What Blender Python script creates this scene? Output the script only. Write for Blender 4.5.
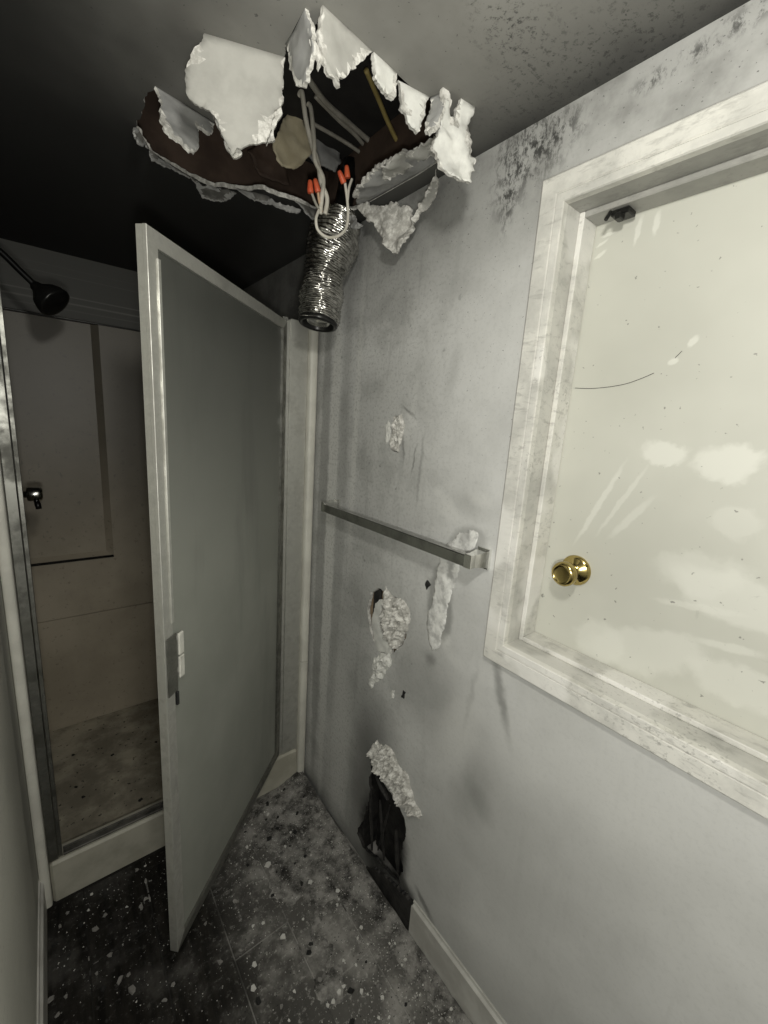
import bpy, math, random
import numpy as np
from mathutils import Vector, Matrix, noise
from mathutils.geometry import delaunay_2d_cdt

for o in list(bpy.data.objects): bpy.data.objects.remove(o)
scene = bpy.context.scene
col = scene.collection
RNG = random.Random(7)

# ------------------------------------------------------------------ camera
H = 1.747                       # eye height above the floor (m)
F_PX = 415.55                   # focal length in pixels of the 768 x 1024 frame
RIGHT = Vector((0.78210035, -0.61953987, 0.06700293))
UP = Vector((0.07441542, 0.19960825, 0.97704600))
FWD = Vector((0.61869329, 0.75916197, -0.20221700))
cam_d = bpy.data.cameras.new('camera')
cam = bpy.data.objects.new('camera', cam_d)
col.objects.link(cam)
m = Matrix((RIGHT, UP, -FWD)).transposed().to_4x4()
m.translation = (0, 0, H)
cam.matrix_world = m
cam_d.sensor_fit = 'HORIZONTAL'
cam_d.sensor_width = 36.0
cam_d.lens = 36.0 * F_PX / 768.0
cam_d.clip_start = 0.01
scene.camera = cam

# ------------------------------------------------------------------ world, light, exposure
world = bpy.data.worlds.new('world')
scene.world = world
world.use_nodes = True
world.node_tree.nodes['Background'].inputs[0].default_value = (0.8, 0.85, 0.8, 1)
world.node_tree.nodes['Background'].inputs[1].default_value = 0.0

def add_area(name, loc, target, size, power, color):
    ld = bpy.data.lights.new(name, 'AREA')
    ld.shape = 'DISK'; ld.size = size; ld.energy = power; ld.color = color
    lo = bpy.data.objects.new(name, ld); col.objects.link(lo)
    lo.location = loc
    lo.rotation_euler = (Vector(target) - Vector(loc)).to_track_quat('-Z', 'Y').to_euler()
    return lo
def add_point(name, loc, radius, power, color):
    ld = bpy.data.lights.new(name, 'POINT')
    ld.shadow_soft_size = radius; ld.energy = power; ld.color = color
    lo = bpy.data.objects.new(name, ld); col.objects.link(lo); lo.location = loc
    return lo
# a bare bulb hanging just under the ceiling, and an added fill light at the camera for the lower wall
add_point('bulb', (0.10, 0.04, H + 0.46), 0.055, 15.0, (1.0, 0.98, 0.90))
add_point('camera_fill', (0.0, -0.03, H - 0.10), 0.03, 15.0, (1.0, 0.985, 0.92))

scene.view_settings.view_transform = 'Standard'
scene.view_settings.look = 'None'
scene.view_settings.exposure = 0.45
scene.view_settings.gamma = 1.0
scene.view_settings.use_curve_mapping = False

# ------------------------------------------------------------------ room dimensions (m)
XW = 0.88          # right wall face
XL = -0.14         # left wall face
YC = 1.575         # front of the shower kerb
YB = 2.515         # shower back panel face
ZC = H + 0.666     # ceiling
Y0 = -1.3          # wall behind
X0 = -1.3          # far left of the wider part of the room
YRET = 0.60        # where the narrow part begins

def ray(u, v):
    return RIGHT * ((u - 384) / F_PX) - UP * ((v - 512) / F_PX) + FWD
def PX(u, v, x):
    d = ray(u, v); k = x / d.x; return Vector((x, d.y * k, H + d.z * k))
def PY(u, v, y):
    d = ray(u, v); k = y / d.y; return Vector((d.x * k, y, H + d.z * k))
def PZ(u, v, z):
    d = ray(u, v); k = (z - H) / d.z; return Vector((d.x * k, d.y * k, z))

# ------------------------------------------------------------------ object helpers
def parent_to(o, parent):
    if parent is not None:
        o.parent = parent
        o.matrix_parent_inverse = parent.matrix_basis.inverted()
def mk(name, verts, faces, mats, parent=None, smooth=False, midx=None):
    me = bpy.data.meshes.new(name)
    me.from_pydata([tuple(v) for v in verts], [], faces)
    if not isinstance(mats, (list, tuple)): mats = [mats]
    for mt in mats: me.materials.append(mt)
    if midx: me.polygons.foreach_set('material_index', midx)
    if smooth: me.polygons.foreach_set('use_smooth', [True] * len(me.polygons))
    me.update()
    o = bpy.data.objects.new(name, me)
    col.objects.link(o)
    parent_to(o, parent)
    return o
def empty(name, loc):
    o = bpy.data.objects.new(name, None)
    o.empty_display_size = 0.05
    o.location = loc
    col.objects.link(o)
    return o
def tag(o, label=None, cat=None, group=None, kind=None):
    if label: o['label'] = label
    if cat: o['category'] = cat
    if group: o['group'] = group
    if kind: o['kind'] = kind
    return o

class MB:
    def __init__(s): s.v = []; s.f = []; s.m = []
    def add(s, vs, fs, mi=0):
        b = len(s.v); s.v += [Vector(v) for v in vs]
        s.f += [tuple(i + b for i in f) for f in fs]; s.m += [mi] * len(fs)
        return s
    def box(s, a, b, mi=0, bev=0.0, M=None):
        (x0, y0, z0), (x1, y1, z1) = a, b
        x0, x1 = min(x0, x1), max(x0, x1); y0, y1 = min(y0, y1), max(y0, y1); z0, z1 = min(z0, z1), max(z0, z1)
        if bev <= 0:
            vs = [(x, y, z) for x in (x0, x1) for y in (y0, y1) for z in (z0, z1)]
            fs = [(0, 1, 3, 2), (4, 6, 7, 5), (0, 4, 5, 1), (2, 3, 7, 6), (0, 2, 6, 4), (1, 5, 7, 3)]
        else:
            c = Vector(((x0 + x1) / 2, (y0 + y1) / 2, (z0 + z1) / 2)); h = Vector(((x1 - x0) / 2, (y1 - y0) / 2, (z1 - z0) / 2))
            bev = min(bev, min(h) * 0.9)
            vs = []; idx = {}
            for sx in (-1, 1):
                for sy in (-1, 1):
                    for sz in (-1, 1):
                        for ax in range(3):
                            p = [sx * (h.x - bev), sy * (h.y - bev), sz * (h.z - bev)]
                            p[ax] = (sx, sy, sz)[ax] * h[ax]
                            idx[(sx, sy, sz, ax)] = len(vs); vs.append(c + Vector(p))
            fs = []
            S = (-1, 1)
            for ax in range(3):
                o1, o2 = [k for k in range(3) if k != ax]
                for sg in S:
                    q = []
                    for (p1, p2) in ((-1, -1), (1, -1), (1, 1), (-1, 1)):
                        k = [0, 0, 0]; k[ax] = sg; k[o1] = p1; k[o2] = p2
                        q.append(idx[(*k, ax)])
                    fs.append(tuple(q))
            for ax in range(3):
                o1, o2 = [k for k in range(3) if k != ax]
                for p1 in S:
                    for p2 in S:
                        q = []
                        for sg, face in ((-1, o1), (1, o1), (1, o2), (-1, o2)):
                            k = [0, 0, 0]; k[ax] = sg; k[o1] = p1; k[o2] = p2
                            q.append(idx[(*k, face)])
                        fs.append(tuple(q))
            for sx in S:
                for sy in S:
                    for sz in S: fs.append(tuple(idx[(sx, sy, sz, a)] for a in range(3)))
            # outward orientation
            out = []
            for f in fs:
                p = [vs[i] for i in f]; n = (p[1] - p[0]).cross(p[2] - p[0]); g = sum(p, Vector()) / len(p) - c
                out.append(f if n.dot(g) > 0 else tuple(reversed(f)))
            fs = out
        if M is not None: vs = [M @ Vector(v) for v in vs]
        return s.add(vs, fs, mi)
    def tube(s, path, rad, n=10, mi=0, caps=True, close=False):
        P = [Vector(p) for p in path]; k = len(P)
        R = rad if isinstance(rad, (list, tuple)) else [rad] * k
        t0 = (P[1] - P[0]).normalized()
        nrm = t0.orthogonal().normalized()
        vs = []; fs = []
        pt = t0
        for i in range(k):
            t = (P[min(i + 1, k - 1)] - P[max(i - 1, 0)]).normalized()
            ax = pt.cross(t)
            if ax.length > 1e-7: nrm = Matrix.Rotation(pt.angle(t), 3, ax) @ nrm
            nrm = (nrm - t * nrm.dot(t)).normalized(); pt = t
            bn = t.cross(nrm)
            for j in range(n):
                a = 2 * math.pi * j / n
                vs.append(P[i] + (nrm * math.cos(a) + bn * math.sin(a)) * R[i])
        for i in range(k - 1):
            for j in range(n):
                j2 = (j + 1) % n
                fs.append((i * n + j, i * n + j2, (i + 1) * n + j2, (i + 1) * n + j))
        if caps:
            fs.append(tuple(reversed(range(n)))); fs.append(tuple((k - 1) * n + j for j in range(n)))
        return s.add(vs, fs, mi)
    def lathe(s, prof, M, n=28, mi=0):
        # prof: (radius, height) along local +Z, M a 4x4 matrix
        vs = []; fs = []
        for r, h in prof:
            for j in range(n):
                a = 2 * math.pi * j / n
                vs.append(M @ Vector((max(r, 1e-5) * math.cos(a), max(r, 1e-5) * math.sin(a), h)))
        for i in range(len(prof) - 1):
            for j in range(n):
                j2 = (j + 1) % n
                fs.append((i * n + j, i * n + j2, (i + 1) * n + j2, (i + 1) * n + j))
        return s.add(vs, fs, mi)
    def build(s, name, mats, parent=None, smooth=False):
        return mk(name, s.v, s.f, mats, parent, smooth, s.m)
def axis_matrix(loc, direction):
    q = Vector(direction).to_track_quat('Z', 'Y')
    M = q.to_matrix().to_4x4(); M.translation = loc
    return M
def smooth_path(pts, sub=8):
    P = [Vector(p) for p in pts]; out = []
    for i in range(len(P) - 1):
        p0 = P[max(i - 1, 0)]; p1 = P[i]; p2 = P[i + 1]; p3 = P[min(i + 2, len(P) - 1)]
        for k in range(sub):
            t = k / sub
            out.append(0.5 * ((2 * p1) + (p2 - p0) * t + (2 * p0 - 5 * p1 + 4 * p2 - p3) * t * t + (3 * p1 - p0 - 3 * p2 + p3) * t ** 3))
    out.append(P[-1])
    return out
def shade_auto(o, ang=35):
    me = o.data
    me.polygons.foreach_set('use_smooth', [True] * len(me.polygons))
    try: me.set_sharp_from_angle(angle=math.radians(ang))
    except Exception: pass

# ------------------------------------------------------------------ 2-D polygon helpers
def inside(p, poly):
    x, y = p; c = False; n = len(poly); j = n - 1
    for i in range(n):
        xi, yi = poly[i]; xj, yj = poly[j]
        if (yi > y) != (yj > y) and x < (xj - xi) * (y - yi) / (yj - yi + 1e-15) + xi: c = not c
        j = i
    return c
def seg_dist(p, poly):
    best = 1e9; px, py = p; n = len(poly)
    for i in range(n):
        ax, ay = poly[i]; bx, by = poly[(i + 1) % n]
        dx, dy = bx - ax, by - ay; L = dx * dx + dy * dy + 1e-15
        t = max(0, min(1, ((px - ax) * dx + (py - ay) * dy) / L))
        d = (px - ax - t * dx) ** 2 + (py - ay - t * dy) ** 2
        best = min(best, d)
    return math.sqrt(best)
def ragged(poly, amp, step, rng, keep=None):
    out = []
    def rec(a, b, am):
        L = math.hypot(b[0] - a[0], b[1] - a[1])
        if L < step: return [a]
        nx, ny = -(b[1] - a[1]) / L, (b[0] - a[0]) / L
        k = rng.uniform(-1, 1) * min(am, L * 0.18)
        t = rng.uniform(.4, .6)
        mpt = (a[0] + (b[0] - a[0]) * t + nx * k, a[1] + (b[1] - a[1]) * t + ny * k)
        return rec(a, mpt, am * .62) + rec(mpt, b, am * .62)
    n = len(poly)
    for i in range(n):
        a, b = poly[i], poly[(i + 1) % n]
        if keep and keep(a, b): out.append(a)
        else: out += rec(a, b, amp)
    return out
def triangulate(outer, holes=(), grid=None, rng=None, margin=0.35):
    pts = []; edges = []
    for loop in [outer] + list(holes):
        b = len(pts); pts += [Vector((x, y)) for x, y in loop]
        n = len(loop); edges += [(b + i, b + (i + 1) % n) for i in range(n)]
    if grid:
        xs = [p[0] for p in outer]; ys = [p[1] for p in outer]
        nx = int((max(xs) - min(xs)) / grid) + 1; ny = int((max(ys) - min(ys)) / grid) + 1
        for i in range(nx + 1):
            for j in range(ny + 1):
                p = (min(xs) + (i + (rng.uniform(-.3, .3) if rng else 0)) * grid, min(ys) + (j + (rng.uniform(-.3, .3) if rng else 0)) * grid)
                if inside(p, outer) and not any(inside(p, h) for h in holes):
                    if min(seg_dist(p, l) for l in [outer] + list(holes)) > grid * margin: pts.append(Vector(p))
    r = delaunay_2d_cdt(pts, edges, [], 0, 1e-7)
    V, T = r[0], r[2]
    keep = []
    for t in T:
        c = (sum(V[i][0] for i in t) / 3, sum(V[i][1] for i in t) / 3)
        if inside(c, outer) and not any(inside(c, h) for h in holes): keep.append(tuple(t))
    return [(v[0], v[1]) for v in V], keep
def solid(front, back, tris):
    """front/back lists of 3-D points; returns verts, faces, face kind (0 front, 1 side, 2 back)."""
    n = len(front); vs = list(front) + list(back); fs = []; k = []
    for t in tris: fs.append(t); k.append(0)
    for t in tris: fs.append((t[2] + n, t[1] + n, t[0] + n)); k.append(2)
    cnt = {}
    for t in tris:
        for a, b in ((t[0], t[1]), (t[1], t[2]), (t[2], t[0])):
            cnt.setdefault((min(a, b), max(a, b)), []).append((a, b))
    for e, l in cnt.items():
        if len(l) == 1:
            a, b = l[0]; fs.append((b, a, a + n, b + n)); k.append(1)
    return vs, fs, k
def orient(front, tris, n):
    if not tris: return tris
    out = []
    for t in tris:
        p = [front[i] for i in t]
        out.append(t if (p[1] - p[0]).cross(p[2] - p[0]).dot(n) > 0 else (t[0], t[2], t[1]))
    return out

# ------------------------------------------------------------------ material helpers
class Mat:
    def __init__(s, name, rough=0.6, metal=0.0, spec=0.5):
        s.m = bpy.data.materials.new(name); s.m.use_nodes = True
        s.nt = s.m.node_tree; s.n = s.nt.nodes; s.l = s.nt.links
        s.b = s.n['Principled BSDF']
        s.b.inputs['Roughness'].default_value = rough; s.b.inputs['Metallic'].default_value = metal
        s.b.inputs['Specular IOR Level'].default_value = spec
        s.tc = s.n.new('ShaderNodeTexCoord').outputs['Object']
    def new(s, t, **kw):
        n = s.n.new(t)
        for k, v in kw.items(): setattr(n, k, v)
        return n
    def put(s, sock, v):
        if hasattr(v, 'is_linked') or isinstance(v, bpy.types.NodeSocket): s.l.new(v, sock)
        else:
            if isinstance(v, tuple) and len(v) == 3 and sock.type == 'RGBA': v = (*v, 1)
            sock.default_value = v
    def noise(s, scale, detail=4, rough=.55, vec=None, dist=0.0):
        n = s.new('ShaderNodeTexNoise'); n.inputs['Scale'].default_value = scale; n.inputs['Detail'].default_value = detail
        n.inputs['Roughness'].default_value = rough; n.inputs['Distortion'].default_value = dist
        s.l.new(vec if vec is not None else s.tc, n.inputs['Vector']); return n
    def mapping(s, vec, loc=(0, 0, 0), rot=(0, 0, 0), scale=(1, 1, 1), t='POINT'):
        n = s.new('ShaderNodeMapping', vector_type=t)
        n.inputs['Location'].default_value = loc; n.inputs['Rotation'].default_value = rot; n.inputs['Scale'].default_value = scale
        s.l.new(vec, n.inputs['Vector']); return n.outputs[0]
    def math(s, op, a, b=0.0, c=None, clamp=False):
        n = s.new('ShaderNodeMath', operation=op); n.use_clamp = clamp
        s.put(n.inputs[0], a); s.put(n.inputs[1], b)
        if c is not None: s.put(n.inputs[2], c)
        return n.outputs[0]
    def rng(s, v, a, b, c=0.0, d=1.0, smooth=True):
        n = s.new('ShaderNodeMapRange'); n.interpolation_type = 'SMOOTHSTEP' if smooth else 'LINEAR'
        s.put(n.inputs['Value'], v)
        for k, x in zip(('From Min', 'From Max', 'To Min', 'To Max'), (a, b, c, d)): n.inputs[k].default_value = x
        return n.outputs[0]
    def mix(s, f, a, b, mode='MIX'):
        n = s.new('ShaderNodeMix', data_type='RGBA', blend_type=mode)
        s.put(n.inputs[0], f); s.put(n.inputs[6], a); s.put(n.inputs[7], b); return n.outputs[2]
    def sep(s, vec=None):
        n = s.new('ShaderNodeSeparateXYZ'); s.l.new(vec if vec is not None else s.tc, n.inputs[0]); return n.outputs
    def comb(s, x=0.0, y=0.0, z=0.0):
        n = s.new('ShaderNodeCombineXYZ')
        for i, v in enumerate((x, y, z)): s.put(n.inputs[i], v)
        return n.outputs[0]
    def warp(s, vec, scale, amt, detail=3):
        n = s.noise(scale, detail, .6, vec)
        a = s.new('ShaderNodeVectorMath', operation='SUBTRACT'); s.l.new(n.outputs['Color'], a.inputs[0]); a.inputs[1].default_value = (.5, .5, .5)
        b = s.new('ShaderNodeVectorMath', operation='MULTIPLY_ADD'); s.l.new(a.outputs[0], b.inputs[0]); b.inputs[1].default_value = (amt, amt, 0); s.l.new(vec, b.inputs[2])
        return b.outputs[0]
    def blob(s, vec, c, r, ang=0.0, soft=.5):
        mp = s.mapping(vec, (c[0], c[1], 0), (0, 0, ang), (r[0], r[1], 1), 'TEXTURE')
        n = s.new('ShaderNodeVectorMath', operation='LENGTH'); s.l.new(mp, n.inputs[0])
        return s.rng(n.outputs['Value'], 1 + soft, max(0, 1 - soft), 0, 1)
    def bump(s, h, strength=.3, dist=.002):
        n = s.new('ShaderNodeBump'); n.inputs['Strength'].default_value = strength; n.inputs['Distance'].default_value = dist
        s.l.new(h, n.inputs['Height']); s.l.new(n.outputs[0], s.b.inputs['Normal'])
    def color(s, c): s.put(s.b.inputs['Base Color'], c); return s
    def rough(s, c): s.put(s.b.inputs['Roughness'], c); return s

def simple(name, c1, c2, scale=20, rough=.7, metal=0.0, bump=.2, bscale=60, bdist=.001, lo=.35, hi=.65, spec=.5):
    M = Mat(name, rough, metal, spec)
    n = M.noise(scale, 5, .6)
    M.color(M.mix(M.rng(n.outputs['Fac'], lo, hi), c1, c2))
    if bump: M.bump(M.noise(bscale, 4, .6).outputs['Fac'], bump, bdist)
    return M.m

# ------------------------------------------------------------------ materials
def wall_right_material():
    M = Mat('sooted_painted_wall', .55, 0, .22)
    s = M.sep(); Y, Z = s[1], s[2]
    flat = M.comb(Y, Z, 0.0)
    w = M.warp(flat, 5, .10); w2 = M.warp(flat, 22, .03); wf = M.warp(flat, 60, .012)
    big = M.noise(2.2, 4, .5, flat).outputs['Fac']
    c = M.mix(M.rng(big, .35, .68), (.52, .522, .505), (.63, .632, .615))
    def soot(mask, amt, tone=(.035, .034, .03)):
        nonlocal c
        c = M.mix(M.math('MULTIPLY', mask, amt), c, tone)
    def pale(mask, amt, tone=(.72, .72, .69)):
        nonlocal c
        c = M.mix(M.math('MULTIPLY', mask, amt), c, tone)
    # smoke staining: smoke layer under the ceiling near the shower and the seat of the fire low in the corner
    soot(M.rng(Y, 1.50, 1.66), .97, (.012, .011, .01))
    def q(u, v): p = PX(u, v, XW); return (p.y, p.z)
    soot(M.blob(w, (1.13, .45), (.10, .32), 0, .8), .40, (.16, .16, .15))
    soot(M.blob(w, (1.06, .28), (.11, .30), 0, .7), .6)
    soot(M.blob(w, (1.20, .98), (.14, .36), 0, .9), .30, (.22, .22, .21))
    soot(M.blob(w, q(378, 745), (.10, .16), 0, .8), .5, (.08, .08, .075))
    soot(M.blob(w2, q(382, 840), (.135, .21), .12, .22), .99, (.004, .004, .004))
    soot(M.blob(w2, q(395, 890), (.14, .10), 0, .3), .97, (.006, .006, .006))
    soot(M.blob(w2, q(424, 905), (.05, .012), .5, .6), .6, (.05, .05, .046))
    # vertical clean / dirty bands beside the shower
    # soot under the ceiling above the hatch
    streak = M.noise(1, 6, .78, M.mapping(flat, scale=(55, 30, 1)), .15).outputs['Fac']
    top = M.rng(Z, ZC - .30, ZC - .01)
    soot(M.rng(Z, ZC - .42, ZC - .02), .42, (.20, .20, .19))
    soot(M.math('MULTIPLY', top, M.rng(M.noise(7, 5, .6, flat).outputs['Fac'], .42, .68)), .62, (.14, .14, .13))
    # broad mottled smoke film, heavier towards the shower
    mot = M.noise(6, 6, .68, w).outputs['Fac']
    soot(M.math('MULTIPLY', M.rng(mot, .44, .66), M.rng(Y, .45, 1.3, .12, .55)), .75, (.24, .24, .228))
    drip = M.noise(1, 5, .6, M.mapping(w2, scale=(30, 2.2, 1))).outputs['Fac']
    soot(M.math('MULTIPLY', M.rng(drip, .54, .70), M.rng(Y, .6, 1.2, .1, .45)), .6, (.22, .22, .21))
    soot(M.blob(w, q(395, 270), (.22, .14), 0, .9), .35, (.20, .20, .19))
    soot(M.blob(w, q(430, 690), (.14, .14), 0, .9), .40, (.20, .20, .19))
    soot(M.blob(w, q(440, 960), (.22, .14), 0, .9), .35, (.20, .20, .19))
    soot(M.rng(M.sep(w2)[1], .13, .02), .5, (.10, .10, .095))
    for cc, r, a in ((q(515, 168), (.05, .075), .2), (q(535, 145), (.08, .06), .4), (q(556, 134), (.05, .03), 0.0), (q(508, 195), (.018, .07), 0.0), (q(655, 80), (.03, .012), 0.0), (q(695, 52), (.03, .012), 0.0), (q(745, 20), (.035, .015), 0.0)):
        mk_ = M.math('MULTIPLY', M.blob(w2, cc, r, a, .9), M.rng(streak, .45, .60))
        soot(mk_, .75, (.03, .03, .028))
    # vertical clean and dirty bands beside the shower
    def yq(u): return q(u, 500)[0]
    soot(M.blob(w2, (yq(322.5), 1.2), (.036, 1.15), 0, .25), .55, (.24, .24, .225))
    pale(M.blob(w2, (yq(331.5), 1.2), (.036, 1.15), 0, .25), .85, (.66, .66, .63))
    soot(M.blob(w2, (yq(341), 1.3), (.034, .95), 0, .5), .42, (.26, .26, .245))
    pale(M.blob(w2, (yq(352), 1.70), (.018, .42), .0, .6), .65, (.66, .66, .63))
    pale(M.blob(w2, q(338, 735), (.085, .34), .0, .6), .72, (.60, .60, .575))
    pale(M.blob(w2, q(455, 740), (.06, .12), .3, .7), .45, (.68, .68, .655))
    soot(M.blob(w2, q(470, 700), (.008, .09), .1, .8), .30, (.2, .2, .19))
    soot(M.blob(w2, q(478, 800), (.05, .03), .7, .8), .35, (.2, .2, .19))
    pale(M.blob(w2, q(412, 420), (.028, .016), .6, .5), .6, (.66, .66, .64))
    soot(M.blob(w2, q(409, 412), (.035, .005), .4, .6), .6, (.14, .14, .13))
    soot(M.blob(w2, q(403, 445), (.004, .045), -.15, .6), .55, (.14, .14, .13))
    soot(M.blob(w2, q(414, 460), (.004, .040), .12, .6), .55, (.14, .14, .13))
    pale(M.blob(w2, q(450, 512), (.045, .022), .2, .4), .35, (.68, .68, .655))
    # streaks and scuffs
    for u0, v0, r, a, am in ((420, 470, (.006, .10), .06, .35), (452, 375, (.02, .06), .2, .2), (500, 690, (.012, .11), -.35, .55), (560, 690, (.10, .02), 0, .25), (470, 790, (.05, .12), .3, .22), (430, 660, (.02, .02), 0, .5), (470, 505, (.09, .03), 0, .2)):
        soot(M.blob(w2, q(u0, v0), r, a, .8), am, (.12, .12, .11))
    for u0, v0, r, a, am in ((480, 500, (.035, .02), .3, .35), (445, 500, (.05, .016), .5, .3), (405, 430, (.028, .028), .2, .30), (415, 395, (.012, .05), 0, .25), (462, 720, (.05, .10), .2, .28), (600, 780, (.16, .13), 0, .25), (700, 880, (.16, .2), 0, .22), (445, 640, (.022, .02), 0, .55), (455, 660, (.04, .02), .4, .25), (520, 760, (.06, .06), 0, .16)):
        pale(M.blob(w2, q(u0, v0), r, a, .7), am)
    # dark contour of the clean imprint behind the towel bar
    soot(M.blob(w2, q(440, 605), (.050, .115), -.10, .18), .55, (.14, .14, .13))
    soot(M.blob(w2, q(467, 545), (.07, .05), -.5, .22), .45, (.16, .16, .15))
    # fine soot grain, heavier towards the shower
    gr = M.noise(95, 5, .7, flat).outputs['Fac']
    dens = M.rng(Y, .55, 1.35, .06, .34)
    c = M.mix(M.math('MULTIPLY', M.rng(gr, .50, .62), dens), c, (.16, .16, .15))
    sp = M.noise(160, 2, .5, flat).outputs['Fac']
    c = M.mix(M.math('MULTIPLY', M.math('MULTIPLY', M.rng(sp, .685, .72), .7), M.rng(Z, 1.2, 2.2, .12, 1)), c, (.06, .06, .06))
    sp2 = M.noise(48, 3, .5, flat).outputs['Fac']
    c = M.mix(M.math('MULTIPLY', M.math('MULTIPLY', M.rng(sp2, .69, .73), .5), M.rng(Y, .5, 1.2, .1, 1)), c, (.10, .10, .095))
    M.color(c)
    M.rough(M.rng(big, .3, .7, .42, .66))
    M.bump(M.noise(140, 4, .6).outputs['Fac'], .12, .001)
    return M.m
def ceiling_material():
    M = Mat('sooted_ceiling', .75)
    s = M.sep(); flat = M.comb(s[0], s[1], 0.0)
    w = M.warp(flat, 3, .22); w2 = M.warp(flat, 18, .05)
    n = M.noise(3, 5, .6, flat).outputs['Fac']
    c = M.mix(M.rng(n, .3, .7), (.20, .196, .18), (.29, .286, .265))
    def soot(mk_, a, t=(.006, .006, .006)):
        nonlocal c
        c = M.mix(M.math('MULTIPLY', mk_, a), c, t)
    ex, ey = M.sep(w)[0], M.sep(w)[1]
    # heaviest soot towards the shower end and the left wall
    soot(M.rng(ey, 1.02, 1.42), .96)
    soot(M.rng(ex, .36, -.02), .93)
    soot(M.rng(ey, .55, 1.2), .35, (.03, .03, .028))
    st = M.noise(75, 6, .8, flat, .1).outputs['Fac']
    soot(M.math('MULTIPLY', M.blob(w2, (.84, .48), (.10, .20), 0, .9), M.rng(st, .53, .61)), .85, (.02, .02, .018))
    soot(M.math('MULTIPLY', M.blob(w2, (.66, .56), (.10, .05), .3, .9), M.rng(st, .53, .60)), .8, (.03, .03, .028))
    soot(M.rng(ex, .58, .90), .62, (.06, .06, .056))
    soot(M.rng(ex, .80, .90), .8, (.02, .02, .02))
    sp = M.noise(120, 2, .5, flat).outputs['Fac']
    c = M.mix(M.math('MULTIPLY', M.rng(sp, .69, .73), .6), c, (.02, .02, .02))
    M.color(c); M.bump(M.noise(110, 4, .6).outputs['Fac'], .15, .001)
    return M.m
def left_wall_material():
    M = Mat('dull_painted_wall', .6)
    s = M.sep(); flat = M.comb(s[1], s[2], 0.0); w = M.warp(flat, 6, .06)
    n = M.noise(3, 4, .5, flat).outputs['Fac']
    c = M.mix(M.rng(n, .3, .7), (.58, .575, .52), (.68, .675, .61))
    c = M.mix(M.math('MULTIPLY', M.rng(M.sep(w)[0], 1.40, 1.44), .55), c, (.30, .30, .265))
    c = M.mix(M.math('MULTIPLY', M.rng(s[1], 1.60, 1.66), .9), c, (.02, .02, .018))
    sp = M.noise(70, 4, .6, flat).outputs['Fac']
    c = M.mix(M.math('MULTIPLY', M.rng(sp, .58, .7), .3), c, (.26, .26, .235))
    M.color(c); M.bump(M.noise(130, 4, .6).outputs['Fac'], .15, .001)
    return M.m
def gypsum_material(name, c1, c2, bs=.6):
    M = Mat(name, .9, 0, .2)
    n = M.noise(60, 6, .7).outputs['Fac']
    M.color(M.mix(M.rng(n, .36, .6), c1, c2))
    M.bump(M.noise(180, 5, .7).outputs['Fac'], bs, .002)
    return M.m
def casing_material(name='smoke_stained_white_trim', film=0.0):
    M = Mat(name, .5)
    s = M.sep(); flat = M.comb(s[1], s[2], s[0])
    n = M.noise(9, 6, .65, flat).outputs['Fac']
    c = M.mix(M.rng(n, .36, .66), (.70, .69, .64), (.52, .515, .48))
    st = M.noise(1, 5, .7, M.mapping(flat, scale=(22, 70, 40)), .4).outputs['Fac']
    c = M.mix(M.math('MULTIPLY', M.rng(st, .50, .70), .6), c, (.34, .335, .31))
    wet = M.noise(5, 3, .5, flat).outputs['Fac']
    c = M.mix(M.math('MULTIPLY', M.rng(wet, .54, .62), .75), c, (.82, .81, .77))
    sp = M.noise(120, 3, .6, flat).outputs['Fac']
    c = M.mix(M.math('MULTIPLY', M.math('MULTIPLY', M.rng(sp, .55, .68), .55), M.rng(M.noise(4, 3, .5, flat).outputs['Fac'], .45, .65)), c, (.24, .235, .215))
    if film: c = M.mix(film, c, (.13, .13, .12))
    M.color(c); M.bump(M.noise(80, 4, .6).outputs['Fac'], .12, .001)
    return M.m
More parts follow.
